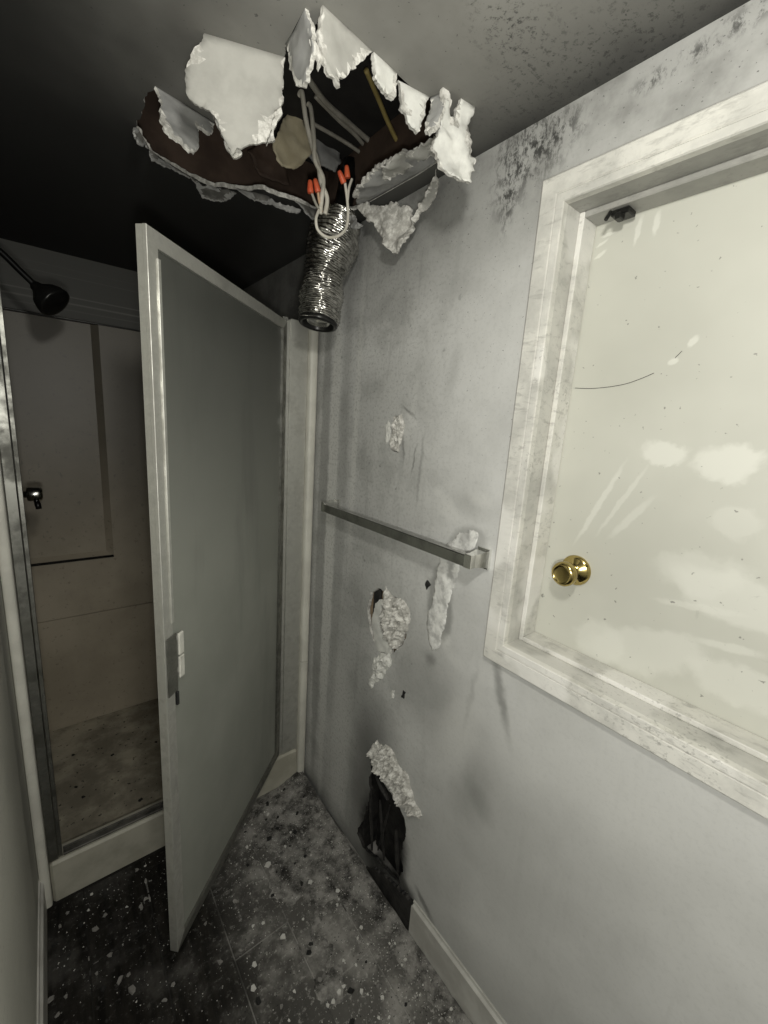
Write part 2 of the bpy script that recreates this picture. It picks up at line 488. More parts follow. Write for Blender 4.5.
def hatch_door_material(xd):
    M = Mat('smoke_filmed_white_door', .38)
    s = M.sep(); flat = M.comb(s[1], s[2], 0.0)
    def q(u, v): p = PX(u, v, xd); return (p.y, p.z)
    w = M.warp(M.warp(flat, 11, .06), 40, .03, 5); w2 = M.warp(flat, 40, .012)
    n = M.noise(2.5, 4, .5, flat).outputs['Fac']
    c = M.mix(M.rng(n, .3, .7), (.50, .50, .445), (.58, .58, .52))
    def wipe(mk_, a, t=(.71, .71, .65)):
        nonlocal c
        c = M.mix(M.math('MULTIPLY', mk_, a), c, t)
    # smoke film wiped off in patches
    for u, v, r, a, am in ((663, 452, (.042, .022), 0, .75), (728, 462, (.05, .034), 0, .7), (740, 600, (.11, .05), .2, .55), (700, 570, (.08, .04), -.3, .35), (640, 650, (.12, .05), -.4, .5), (750, 690, (.10, .035), 0, .5), (600, 640, (.06, .05), 0, .5), (736, 520, (.04, .03), 0, .3)):
        wipe(M.blob(w, q(u, v), r, a, .22), am)
    for (u0, v0), (u1, v1), wd, am in (((578, 538), (622, 468), .006, .6), ((600, 530), (645, 470), .005, .45), ((612, 535), (650, 500), .008, .4), ((635, 242), (641, 220), .005, .9), ((655, 232), (659, 214), .006, .9), ((598, 246), (606, 240), .003, .8), ((596, 258), (604, 252), .004, .8), ((604, 236), (614, 232), .003, .8), ((700, 640), (760, 655), .008, .5), ((660, 600), (740, 615), .007, .4), ((690, 345), (696, 338), .006, .8), ((671, 363), (675, 359), .007, .8)):
        a, b = Vector(q(u0, v0)), Vector(q(u1, v1)); mid = (a + b) / 2; d = b - a
        wipe(M.blob(w2, mid, (d.length / 2 + .004, wd), math.atan2(d.y, d.x), .35), am)
    dim = M.blob(w, q(640, 330), (.12, .10), 0, .9)
    c = M.mix(M.math('MULTIPLY', dim, .2), c, (.50, .50, .44))
    sp = M.noise(75, 2, .5, flat).outputs['Fac']
    c = M.mix(M.math('MULTIPLY', M.rng(sp, .70, .74), .7), c, (.16, .155, .14))
    sp = M.noise(34, 5, .7, flat, 1.0).outputs['Fac']
    c = M.mix(M.math('MULTIPLY', M.math('MULTIPLY', M.rng(sp, .60, .70), .35), M.blob(w, q(735, 610), (.12, .12), 0, .8)), c, (.40, .40, .36))
    M.color(c); M.bump(M.noise(60, 3, .5).outputs['Fac'], .05, .001)
    return M.m
def plank_material():
    M = Mat('charred_floor_plank', .7, 0, .12)
    n = M.noise(1, 6, .65, M.mapping(M.tc, scale=(38, 5, 10)), .5).outputs['Fac']
    big = M.noise(5, 5, .65).outputs['Fac']
    xm = M.rng(M.math('ADD', M.sep()[0], M.math('MULTIPLY', big, .35)), .38, .80)
    c = M.mix(M.rng(n, .3, .7), (.006, .0055, .005), (.022, .020, .017))
    c = M.mix(M.math('MULTIPLY', xm, .75), c, (.15, .145, .135))
    c = M.mix(M.math('MULTIPLY', M.math('MULTIPLY', M.rng(big, .48, .68), .85), M.math('ADD', xm, .15)), c, (.32, .31, .29))
    f = M.noise(60, 5, .7).outputs['Fac']
    c = M.mix(M.math('MULTIPLY', M.math('MULTIPLY', M.rng(f, .54, .68), .8), M.math('ADD', xm, .12)), c, (.42, .41, .385))
    M.color(c); M.rough(M.rng(big, .35, .65, .55, .85)); M.bump(f, .6, .003)
    return M.m
def ash_material():
    M = Mat('ash_and_soot', .9, 0, .2)
    n = M.noise(14, 6, .7).outputs['Fac']; f = M.noise(110, 5, .75).outputs['Fac']
    c = M.mix(M.rng(n, .35, .65), (.045, .043, .040), (.34, .33, .31))
    c = M.mix(M.math('MULTIPLY', M.rng(f, .56, .66), .7), c, (.34, .33, .31))
    M.color(c); M.bump(f, .8, .004)
    return M.m
def metal_material(name, col1, col2, rough=.3, smudge=.5, metal=1.0):
    M = Mat(name, rough, 1.0)
    M.b.inputs['Metallic'].default_value = metal
    n = M.noise(14, 6, .65).outputs['Fac']
    M.color(M.mix(M.math('MULTIPLY', M.rng(n, .42, .66), smudge), col1, col2))
    M.rough(M.rng(n, .3, .7, rough * .8, min(1, rough * 1.7)))
    M.bump(M.noise(90, 4, .6).outputs['Fac'], .08, .001)
    return M.m
def shower_panel_material():
    M = Mat('smoke_browned_shower_panel', .45)
    s = M.sep(); Z = s[2]
    n = M.noise(3, 5, .6).outputs['Fac']
    c = M.mix(M.rng(n, .3, .7), (.36, .315, .24), (.47, .415, .325))
    # smoke film: heavier high up
    wz = M.math('ADD', Z, M.math('MULTIPLY', M.noise(4, 3, .5).outputs['Fac'], .3))
    c = M.mix(M.rng(wz, .7, 2.1, 0, .88), c, (.085, .078, .064))
    f = M.noise(50, 4, .6).outputs['Fac']
    c = M.mix(M.math('MULTIPLY', M.rng(f, .6, .7), .4), c, (.08, .075, .065))
    M.color(c); return M.m
def shower_pan_material():
    M = Mat('dirty_shower_pan', .6)
    n = M.noise(6, 6, .65).outputs['Fac']
    c = M.mix(M.rng(n, .34, .62), (.46, .42, .33), (.22, .20, .155))
    f = M.noise(45, 3, .6).outputs['Fac']
    c = M.mix(M.math('MULTIPLY', M.rng(f, .64, .68), .9), c, (.01, .01, .01))
    M.color(c); M.bump(f, .3, .002); return M.m
def obscure_glass_material():
    M = Mat('sooted_obscure_glass', .42)
    s = M.sep()
    n = M.noise(3, 5, .6).outputs['Fac']
    st = M.noise(1, 4, .6, M.mapping(M.tc, scale=(9, 9, 1.2))).outputs['Fac']
    c = M.mix(M.rng(n, .3, .7), (.29, .30, .265), (.36, .37, .33))
    c = M.mix(M.math('MULTIPLY', M.rng(st, .52, .75), .5), c, (.19, .195, .175))
    wz = M.math('ADD', s[2], M.math('MULTIPLY', n, .35))
    c = M.mix(M.rng(wz, 1.25, 2.25, 0, .85), c, (.045, .047, .043))
    M.color(c)
    M.b.inputs['Transmission Weight'].default_value = .22
    M.bump(M.noise(220, 2, .5).outputs['Fac'], .25, .001)
    return M.m
def foil_material():
    M = Mat('crumpled_foil', .22, 1.0)
    n = M.noise(40, 5, .7).outputs['Fac']
    M.color(M.mix(M.rng(n, .35, .7), (.62, .61, .58), (.22, .215, .20)))
    v = M.new('ShaderNodeTexVoronoi'); v.inputs['Scale'].default_value = 75; M.l.new(M.tc, v.inputs['Vector'])
    M.bump(v.outputs['Distance'], .3, .004)
    return M.m

W_RIGHT = wall_right_material(); CEIL = ceiling_material(); W_LEFT = left_wall_material()
GYP = gypsum_material('broken_gypsum', (.74, .73, .69), (.42, .41, .38))
PAPER = simple('drywall_paper', (.36, .355, .33), (.44, .435, .405), 14, .85, bump=.25, bscale=90, spec=.2)
PAPER_G = simple('smoked_drywall_paper', (.27, .27, .265), (.38, .38, .37), 12, .85, bump=.3, bscale=80, spec=.2)
PAPER_D = simple('scorched_drywall_paper', (.11, .108, .10), (.22, .215, .20), 25, .9, bump=.4, bscale=80, spec=.2)
PAPER_W = simple('torn_white_paper', (.60, .60, .57), (.74, .74, .70), 22, .85, bump=.5, bscale=60, spec=.2)
KRAFT = simple('brown_drywall_paper', (.30, .225, .15), (.38, .30, .21), 12, .9, bump=.3, spec=.2)
TRIM = casing_material(); TRIM_DARK = casing_material('dark_head_trim', .62); TRIM_M = casing_material('lightly_smoked_trim', .22)  # the copy for head jamb and top stop is mixed much darker
XD = 0.985
HDOOR = hatch_door_material(XD)
PLANK = plank_material(); ASH = ash_material()
ALU = metal_material('tarnished_aluminium', (.58, .58, .54), (.34, .335, .305), .38, .5, .72)
ALU_D = metal_material('sooty_aluminium', (.30, .30, .275), (.12, .118, .105), .42, .6)
CHROME = metal_material('smoked_chrome', (.52, .52, .50), (.22, .22, .21), .16, .6)
CHROME_LIT = metal_material('chrome_lit_post', (.86, .86, .83), (.55, .55, .53), .16, .4)  # lighter chrome for the posts, their bright reflection put into the colour
BRASS = metal_material('polished_brass', (.50, .40, .16), (.26, .20, .075), .14, .6)
PANEL = shower_panel_material(); PAN = shower_pan_material(); GLASS = obscure_glass_material(); FOIL = foil_material()
CREAM = simple('yellowed_white_trim', (.58, .57, .51), (.68, .67, .60), 10, .5, bump=.1)
KERB = simple('dirty_cream_kerb', (.36, .345, .285), (.47, .455, .385), 8, .55, bump=.1)
BASEW = simple('grey_white_baseboard', (.44, .43, .40), (.58, .575, .54), 9, .5, bump=.15)
CHAR = simple('charred_wood', (.006, .006, .006), (.028, .026, .024), 25, .7, bump=.8, bscale=50, bdist=.004)
JOIST = simple('smoked_joist_wood', (.045, .028, .019), (.085, .056, .04), 9, .8, bump=.3)
DARKW = simple('black_subfloor', (.010, .009, .008), (.022, .020, .018), 8, .9)
BLACKM = simple('blackened_metal', (.012, .012, .012), (.03, .03, .028), 12, .3, metal=.6, bump=.1)
CABLE_W = simple('white_cable_jacket', (.58, .55, .47), (.70, .67, .59), 30, .5, bump=.1)
CABLE_G = simple('smoked_cable_jacket', (.27, .255, .215), (.38, .36, .31), 20, .6, bump=.1)
CABLE_Y = simple('yellow_cable_jacket', (.30, .235, .08), (.38, .30, .11), 20, .6, bump=.1)
CABLE_T = simple('tan_wire', (.52, .36, .22), (.60, .43, .28), 20, .5, bump=.1)
ORANGE = simple('orange_wire_nut', (.66, .105, .045), (.76, .15, .06), 30, .45, bump=.1)
SCRAP = simple('yellowed_paper_scrap', (.50, .44, .30), (.60, .54, .39), 18, .9, bump=.4)
ALU_K = simple('blackened_track', (.05, .048, .042), (.14, .135, .12), 14, .6, metal=.3, bump=.2)
HANDLE = simple('pale_handle', (.48, .475, .43), (.60, .595, .54), 30, .5, bump=.1)
BLACKP = simple('black_rubber', (.012, .012, .012), (.02, .02, .02), 20, .5)
CHIP_W = simple('plaster_chip', (.52, .51, .48), (.68, .67, .64), 90, .9, bump=.3, spec=.2)
CHIP_G = simple('grey_plaster_chip', (.17, .165, .155), (.27, .26, .245), 90, .9, bump=.3, spec=.2)
CHIP_B = simple('char_crumb', (.006, .006, .006), (.02, .02, .018), 90, .8, bump=.3)

# ================================================================== STRUCTURE
def seam_material():
    M = Mat('dusty_seam', .9, 0, .1)
    n = M.noise(5, 4, .6).outputs['Fac']
    c = M.mix(M.rng(n, .4, .6), (.10, .097, .09), (.34, .33, .31))
    xm = M.rng(M.math('ADD', M.sep()[0], M.math('MULTIPLY', n, .3)), .30, .62)
    M.color(M.mix(xm, (.025, .024, .022), c)); return M.m
SEAM = seam_material()
# ---- floor with planks
floor = MB().box((X0, Y0, -.05), (XW + .1, YB + .05, -.004)).build('floor', SEAM)
tag(floor, 'burnt plank floor strewn with ash and plaster chips', kind='structure')
def plank(x0, x1, y0, y1):
    MB().box((x0 + .002, y0 + .002, -.0038), (x1 - .002, y1 - .002, RNG.uniform(-.0012, .0004)), bev=.0015).build('plank', PLANK, floor)
PW = .187
joints = {0: 1.30, 1: .62, 2: 1.045, 3: .807, 4: 1.18, -1: .95}
for i in range(-8, 5):
    x0 = .165 + (i - 1) * PW; x1 = x0 + PW
    ylim = YC if x1 > XL + .01 else YRET
    a = max(x0, X0); b = min(x1, XW)
    if b - a < .01: continue
    if x0 < XL < x1: a2 = XL
    else: a2 = a
    js = joints.get(i, .62 + .23 * ((i * 3) % 5))
    cuts = [Y0] + [c_ for c_ in (js - 1.8, js - .9, js, js + .9) if Y0 + .1 < c_ < ylim - .05] + [ylim]
    for c0, c1 in zip(cuts[:-1], cuts[1:]): plank(a2, b, c0, c1)

# ---- right wall with the hatch opening and the broken places
q6 = lambda x, y: (300 + x / 2.695, 480 + y / 2.695)
h1_px = [(392, 425), (394, 416), (402, 414), (405, 425), (402, 440), (399, 452), (392, 450)]
h2_px = [q6(*p) for p in [(182, 345), (190, 302), (212, 291), (238, 308), (282, 326), (297, 362), (287, 420), (264, 458), (242, 472), (216, 466), (198, 432), (186, 385)]]
h3_px = [(371, 763), (380, 775), (392, 795), (400, 808), (405, 822), (403, 842), (400, 856), (403, 872), (400, 884), (388, 872), (376, 858), (362, 846), (357, 834), (364, 818), (369, 800), (369, 780)]
def wall_loop(px, amp=.006, step=.008, x=XW):
    return ragged([(PX(u, v, x).y, PX(u, v, x).z) for u, v in px], amp, step, RNG)
HY0, HY1 = -.47, .545            # hatch clear opening
HZ0, HZ1 = H - .524, H + .475
h1 = wall_loop(h1_px, .004, .006); h2 = wall_loop(h2_px); h3 = wall_loop(h3_px, .010, .01)
outer = [(Y0, 0), (YB + .05, 0), (YB + .05, ZC), (Y0, ZC)]
hatch = [(HY0 - .012, HZ0 - .012), (HY1 + .012, HZ0 - .012), (HY1 + .012, HZ1 + .012), (HY0 - .012, HZ1 + .012)]
V2, T2 = triangulate(outer, [hatch, h1, h2, h3])
fr = [Vector((XW, y, z)) for y, z in V2]; bk = [Vector((XW + .0127, y, z)) for y, z in V2]
T2 = orient(fr, T2, Vector((-1, 0, 0)))
vs, fs, kd = solid(fr, bk, T2)
for i_, f_ in enumerate(fs):
    if kd[i_] == 1:
        c_ = sum((vs[j_] for j_ in f_), Vector()) / len(f_)
        if seg_dist((c_.y, c_.z), h3) < .004: kd[i_] = 3
wall_right = mk('wall_right', vs, fs, [W_RIGHT, GYP, KRAFT, CHAR], midx=kd)
tag(wall_right, 'grey painted wall stained with soot, holding the hatch and towel bar', kind='structure')
MB().box((XW + .08, .72, .01), (XW + .09, 1.08, .70)).build('charred_board', CHAR, wall_right)
ys_ = [p_[0] for p_ in h2]; zs_ = [p_[1] for p_ in h2]
MB().box((XW + .024, min(ys_) - .02, min(zs_) - .02), (XW + .030, max(ys_) + .02, max(zs_) + .02)).build('backing_paper', KRAFT, wall_right)
wb = MB().box((XW + .095, HY1 + .09, 0), (XW + .107, YB + .05, ZC)).build('wall_cavity', KRAFT, wall_right)
for y_ in (.70, 1.105, 1.52):
    MB().box((XW + .0137, y_ - .019, .02), (XW + .094, y_ + .019, ZC - .02), bev=.002).build('stud', CHAR if y_ != 1.52 else JOIST, wall_right)
# ---- other walls
wl = MB().box((XL - .10, YRET, 0), (XL, YB + .05, ZC)).build('wall_left', W_LEFT)
tag(wl, 'dull grey wall on the left of the passage', kind='structure')
W_PALE = simple('pale_painted_wall', (.58, .58, .55), (.66, .66, .63), 4, .6, bump=.1)
wr = MB().box((X0, YRET, 0), (XL - .10, YRET + .1, ZC)).build('wall_return', W_PALE)
tag(wr, 'pale return wall behind the viewer', kind='structure')
wf = MB().box((XL - .10, YB + .05, 0), (XW + .107, YB + .15, ZC)).build('wall_far', W_LEFT)
tag(wf, 'sooty wall behind the shower stall', kind='structure')
wbk = MB().box((X0, Y0 - .1, 0), (XW, Y0, ZC)).build('wall_back', W_PALE)
tag(wbk, 'pale wall at the rear of the room', kind='structure')
wsd = MB().box((X0 - .1, Y0 - .1, 0), (X0, YRET + .1, ZC)).build('wall_side', W_PALE)
tag(wsd, 'pale wall at the side of the room', kind='structure')

# ---- ceiling with the torn hole
hole_px = [(155, 88), (185, 104), (214, 122), (212, 80), (206, 38), (245, 46), (284, 57), (287, 42), (304, 10), (311, 26), (323, 6), (348, 28), (372, 52), (396, 73), (412, 88), (432, 98), (438, 118), (441, 160), (420, 174), (395, 188), (370, 202), (352, 211), (331, 217), (300, 203), (265, 190), (215, 188), (190, 178), (165, 163), (150, 150), (136, 130), (144, 108)]
hole_pts = [(PZ(u, v, ZC).x, PZ(u, v, ZC).y) for u, v in hole_px]
HINGE = {0, 1, 4, 5, 7, 10, 11, 12, 13, 14, 17, 18, 19}          # edges that carry a flap stay straight
keepers = {hole_pts[i_] for i_ in HINGE}
hole2 = ragged(hole_pts, .012, .012, RNG, keep=lambda a, b: a in keepers)
outer = [(X0, Y0), (XW + .05, Y0), (XW + .05, YB + .05), (X0, YB + .05)]
V2, T2 = triangulate(outer, [hole2])
fr = [Vector((x, y, ZC)) for x, y in V2]; bk = [Vector((x, y, ZC + .0127)) for x, y in V2]
T2 = orient(fr, T2, Vector((0, 0, -1)))
vs, fs, kd = solid(fr, bk, T2)
ceiling = mk('ceiling', vs, fs, [CEIL, GYP, KRAFT], midx=kd)
tag(ceiling, 'soot blackened plasterboard ceiling with a torn open hole', kind='structure')

# ---- floor void above the ceiling
JT = ZC + .0127
sub = MB().box((X0, Y0, JT + .19), (XW + .107, YB + .15, JT + .21)).build('ceiling_subfloor', DARKW)
tag(sub, 'black boards above the torn ceiling', kind='structure')
def joist(y, mat):
    o = MB().box((X0, y - .019, JT), (XW + .05, y + .019, JT + .189), bev=.002).build('ceiling_joist', mat)
    return tag(o, kind='structure')
tag(joist(1.50, JOIST), 'brown joist along the shower side of the ceiling hole')
tag(joist(.62, JOIST), 'brown joist past the hatch side of the ceiling hole')
blk = MB().box((.845, .64, JT), (.88, 1.48, JT + .189), bev=.002).build('ceiling_blocking', JOIST)
tag(blk, 'brown blocking board along the wall above the ceiling hole', kind='structure')

# ---- torn drywall flaps, each hinged on the edge of the hole
HC = Vector((.52, 1.08, ZC))
def flap(px, hinge, theta, mats, thick=.009, curl=0.0, wob=.008, amp=.011, grid=.009, seed=1, lift=0.0, flip=1, name='drywall_flap', outward=None):
    rng = random.Random(seed)
    A, B = [Vector((*q_, ZC - lift)) if abs(q_[0]) < 3 else PZ(*q_, ZC - lift) for q_ in hinge]
    h = (B - A).normalized()
    if outward is None:
        out = Vector((-h.y, h.x, 0)); 
        if out.dot(HC - (A + B) / 2) < 0: out = -out
    else: out = Vector(outward).normalized()
    th = math.radians(theta)
    w = out * math.cos(th) + Vector((0, 0, -1)) * math.sin(th)
    n = h.cross(w).normalized()
    eye = Vector((0, 0, H))
    if n.dot(eye - A) < 0: n = -n
    pts = []
    for u, v in px:
        d = ray(u, v); t = (A - eye).dot(n) / d.dot(n)
        P = eye + d * t
        pts.append(((P - A).dot(h), (P - A).dot(w)))
    pts = [(a, max(b, -.002)) for a, b in pts]
    poly = ragged(pts, amp, .005, rng, keep=lambda a, b: a[1] < .006 and b[1] < .006)
    V, T = triangulate(poly, [], grid, rng)
    L = max(b for a, b in V)
    front = []; back = []
    for a, b in V:
        e = max(0, min(1, b / max(L, .01)))
        nz = noise.noise(Vector((a * 22 + seed * 3.1, b * 22, seed))) * wob * min(1, e * 3) + noise.noise(Vector((a * 90, b * 90, seed + 5))) * wob * .35 * min(1, e * 3)
        p = A + h * a + w * b + n * (nz + curl * e * e)
        if seg_dist((a, b), poly) < .010 and b > .012:
            p = p + n * (noise.noise(Vector((a * 130, b * 130, seed + 7))) * .0035)
        front.append(p)
        tk = thick * (.75 + .5 * abs(noise.noise(Vector((a * 60, b * 60, seed + 9)))))
        back.append(p - n * tk)
    T = orient(front, T, n)
    vs, fs, kd = solid(front, back, T)
    # paper torn back from the gypsum along the broken edges
    free = [p_ for p_ in poly if p_[1] > .010]
    for i_, t_ in enumerate(T):
        ca = sum(V[j_][0] for j_ in t_) / 3; cb = sum(V[j_][1] for j_ in t_) / 3
        if free:
            dd_ = min((ca - a_) ** 2 + (cb - b_) ** 2 for a_, b_ in free) ** .5
            if dd_ < .006 + .022 * noise.noise(Vector((ca * 30, cb * 30, seed + 2.5))): kd[i_] = 1
    o = mk(name, vs, fs, mats, ceiling, midx=kd)
    me = o.data
    me.polygons.foreach_set('use_smooth', [k_ == 0 or k_ == 2 for k_ in kd])
    return o
FW = [PAPER, GYP, PAPER]; FG = [PAPER_G, GYP, PAPER_G]; FT = [PAPER_W, GYP, PAPER]
flap([(204, 33), (192, 52), (185, 80), (188, 97), (203, 108), (215, 118), (222, 135), (233, 158), (243, 150), (258, 147), (266, 145), (272, 122), (283, 100), (283, 78), (285, 57), (245, 45)], ((204, 33), (285, 57)), 78, FW, curl=.02, seed=3, grid=.012, amp=.006)
flap([(272, 102), (266, 145), (275, 140), (277, 122), (284, 97), (282, 92)], ((204, 33), (285, 57)), 74, [GYP, GYP, GYP], thick=.014, wob=.012, seed=33, name='gypsum_edge')
flap([(215, 118), (221, 135), (233, 158), (242, 152), (236, 142), (226, 124)], ((204, 33), (285, 57)), 76, [GYP, GYP, GYP], thick=.014, wob=.012, seed=34, name='gypsum_edge')
flap([(155, 86), (185, 104), (214, 122), (208, 134), (198, 127), (196, 152), (184, 154), (170, 140), (160, 118)], ((155, 86), (214, 122)), 70, FG, curl=.015, seed=4)
flap([(305, 8), (294, 30), (285, 44), (288, 68), (297, 86), (303, 84), (308, 70), (312, 50), (309, 22)], ((305, 8), (285, 44)), 84, FG, curl=.0, seed=5, wob=.008)
flap([(309, 24), (315, 36), (319, 55), (316, 68), (311, 52), (308, 36)], ((304, 10), (323, 6)), 88, [GYP, GYP, GYP], seed=55, wob=.01, name='gypsum_edge')
flap([(323, 5), (321, 50), (325, 78), (333, 91), (338, 78), (347, 72), (360, 62), (373, 52), (348, 28)], ((323, 5), (373, 52)), 80, FW, curl=.02, seed=6)
flap([(374, 52), (372, 82), (379, 88), (383, 94), (390, 102), (395, 88), (397, 73), (386, 60)], ((374, 52), (397, 73)), 84, FT, curl=.01, seed=7)
flap([(398, 80), (400, 108), (407, 126), (414, 136), (422, 120), (430, 97), (414, 88)], ((398, 80), (430, 97)), 82, FT, curl=.012, seed=8)
flap([(430, 97), (444, 92), (442, 112), (434, 132), (424, 131)], ((430, 97), (444, 92)), 70, FG, seed=9)
flap([(443, 87), (441, 110), (437, 130), (431, 150), (435, 175), (446, 186), (460, 188), (468, 174), (470, 150), (468, 125), (475, 107), (466, 101), (461, 98), (456, 118), (451, 116), (449, 91)], ((443, 87), (475, 107)), 84, FT, thick=.010, curl=.035, wob=.022, seed=10)
flap([(436, 168), (427, 192), (414, 216), (418, 221), (431, 206), (439, 184)], ((441, 166), (428, 168)), 86, FW, thick=.005, curl=.0, seed=11, outward=(-.4, 1, 0))
flap([(356, 188), (375, 170), (395, 160), (415, 152), (434, 137), (438, 160), (420, 178), (395, 192), (372, 202), (357, 205)], ((441, 160), (357, 208)), 4, [PAPER_G, GYP, PAPER_G], wob=.012, seed=12)
flap([(380, 166), (397, 158), (417, 150), (434, 140), (437, 152), (420, 162), (404, 174), (386, 180)], ((441, 160), (357, 208)), 7, FW, wob=.014, seed=13, thick=.004, lift=.004)
flap([(357, 204), (375, 205), (396, 202), (411, 209), (413, 228), (411, 240), (405, 250), (395, 255), (387, 246), (382, 235), (374, 224), (362, 213)], ((.806, 1.22), (.842, 1.02)), 86, [GYP, GYP, GYP], thick=.010, curl=.015, wob=.022, seed=14, outward=(-1, 0, 0))
# ragged paper along the shower side of the hole
for i, px in enumerate(([(138, 128), (150, 150), (152, 158), (144, 152), (137, 138)], [(150, 150), (166, 164), (192, 178), (190, 184), (170, 172), (155, 161)], [(190, 176), (216, 187), (236, 190), (218, 199), (200, 195)], [(236, 188), (266, 190), (300, 203), (288, 206), (262, 198)], [(296, 201), (331, 216), (322, 228), (308, 214)], [(331, 214), (352, 204), (357, 214), (345, 224)])):
    flap(px, (px[0], px[2] if i in (1, 2, 3) else px[1]), 70, [PAPER_D, PAPER_G, PAPER_D], seed=20 + i, amp=.01, thick=.006, grid=.008, outward=(0, -1, 0))

# ================================================================== HATCH (door_1)
door_1 = empty('door_1', (XW, (HY0 + HY1) / 2, HZ0 - .06))
tag(door_1, 'white hatch door with brass knob in a smoke stained moulded casing', kind='structure')
CW = .057; XF = .862
def casing(name, horizontal, side):
    b = MB()
    # mitred board: profile across the width (0 outer .. 1 inner) -> x
    prof = [(0.0, XW), (0.0, XF + .002), (.05, XF), (.62, XF + .001), (.66, XF + .0035), (.72, XF - .001), (.97, XF), (1.0, XF + .003), (1.0, XW)]
    pts = []
    for t, x in prof:
        o_ = CW * (1 - t)
        if horizontal:
            z = (HZ1 + o_) if side > 0 else (HZ0 - o_)
            pts.append([Vector((x, HY0 - o_, z)), Vector((x, HY1 + o_, z))])
        else:
            y = (HY1 + o_) if side > 0 else (HY0 - o_)
            pts.append([Vector((x, y, HZ0 - o_)), Vector((x, y, HZ1 + o_))])
    vs = [p for q_ in pts for p in q_]; n = len(prof)
    fs = [(2 * i, 2 * i + 1, 2 * i + 3, 2 * i + 2) for i in range(n - 1)] + [(2 * n - 2, 2 * n - 1, 1, 0)]
    fs += [tuple(2 * i for i in range(n)), tuple(2 * i + 1 for i in reversed(range(n)))]
    b.add(vs, fs)
    return b.build(name, TRIM, door_1)
casing('casing', True, 1); casing('casing', True, -1); casing('casing', False, 1); casing('casing', False, -1)
JX = XD + .05
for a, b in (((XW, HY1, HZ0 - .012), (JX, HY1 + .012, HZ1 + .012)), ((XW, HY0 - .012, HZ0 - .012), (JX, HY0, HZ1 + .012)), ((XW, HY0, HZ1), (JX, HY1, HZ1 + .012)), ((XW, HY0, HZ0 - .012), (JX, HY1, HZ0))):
    MB().box(a, b).build('jamb', TRIM_DARK if a[2] >= HZ1 else TRIM_M, door_1)
ST = .012
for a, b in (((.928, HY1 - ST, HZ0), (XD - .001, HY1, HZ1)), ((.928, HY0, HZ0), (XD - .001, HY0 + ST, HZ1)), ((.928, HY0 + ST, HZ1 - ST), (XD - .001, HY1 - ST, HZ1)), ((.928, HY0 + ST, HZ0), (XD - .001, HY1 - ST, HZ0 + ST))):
    MB().box(a, b, bev=.002).build('door_stop', TRIM_DARK if a[2] > 1.7 + .3 else TRIM, door_1)
panel = MB().box((XD, HY0 + .003, HZ0 + .003), (XD + .035, HY1 - .003, HZ1 - .003), bev=.002).build('door_panel', HDOOR, door_1)
kc = PX(576, 570, XD)
Mk = axis_matrix((XD, kc.y, kc.z), (-1, 0, 0)) @ Matrix.Scale(1.14, 4)
kn = MB().lathe([(0, 0), (.032, 0), (.0325, .003), (.031, .006), (.026, .009), (.018, .012), (.0125, .016), (.0115, .024), (.013, .030), (.020, .034), (.0245, .040), (.026, .047), (.0255, .054), (.023, .058), (.019, .0595), (.0165, .058), (.014, .0572), (0, .0572)], Mk, 40).build('knob', BRASS, panel, True)
kn['label'] = 'round brass door knob on a round rose'
shade_auto(kn, 40)
pts = [PX(u, v, XD - .0008) for u, v in ((575, 388), (590, 388.5), (608, 387), (625, 384), (640, 379), (654, 373))]
MB().tube(smooth_path(pts, 6), .0006, 5).build('hairline_crack', BLACKP, panel)
pts = [PX(u, v, XD - .0008) for u, v in ((675, 358), (680, 353), (682, 351))]
MB().tube(pts, .0005, 5).build('hairline_crack', BLACKP, panel)
# charred magnetic catch at the top corner
cp = PX(620, 221, .95)
ct = MB()
ct.box((.938, cp.y - .020, HZ1 - ST - .012), (.972, cp.y + .016, HZ1 - ST - .0005), bev=.002)
ct.box((.930, cp.y - .008, HZ1 - ST - .022), (.952, cp.y + .004, HZ1 - ST - .010), bev=.002)
ct.tube([(.934, cp.y + .014, HZ1 - ST - .004), (.926, cp.y + .018, HZ1 - ST - .020)], .004, 8)
co = ct.build('catch', BLACKM, door_1); co['label'] = 'charred black door catch under the top stop'

# ================================================================== BASEBOARDS AND CORNER TRIM
def baseboard(name, y0, y1, xa, xb, top, label):
    b = MB(); s = 1 if xb > xa else -1
    pr = [(xa, 0), (xa, top), (xa + s * .004, top), (xa + s * .006, top - .008), (xb, top - .014), (xb, 0)]
    n = len(pr); vs = [(x, y0, z) for x, z in pr] + [(x, y1, z) for x, z in pr]
    fs = [(i, (i + 1) % n, (i + 1) % n + n, i + n) for i in range(n)] + [tuple(range(n)), tuple(reversed(range(n, 2 * n)))]
    b.add(vs, fs)
    o = b.build(name, BASEW); tag(o, label, kind='structure'); return o
bb = baseboard('baseboard_right', Y0, .765, XW - .0003, XW - .014, .14, 'grey white baseboard under the hatch, its end burnt off')
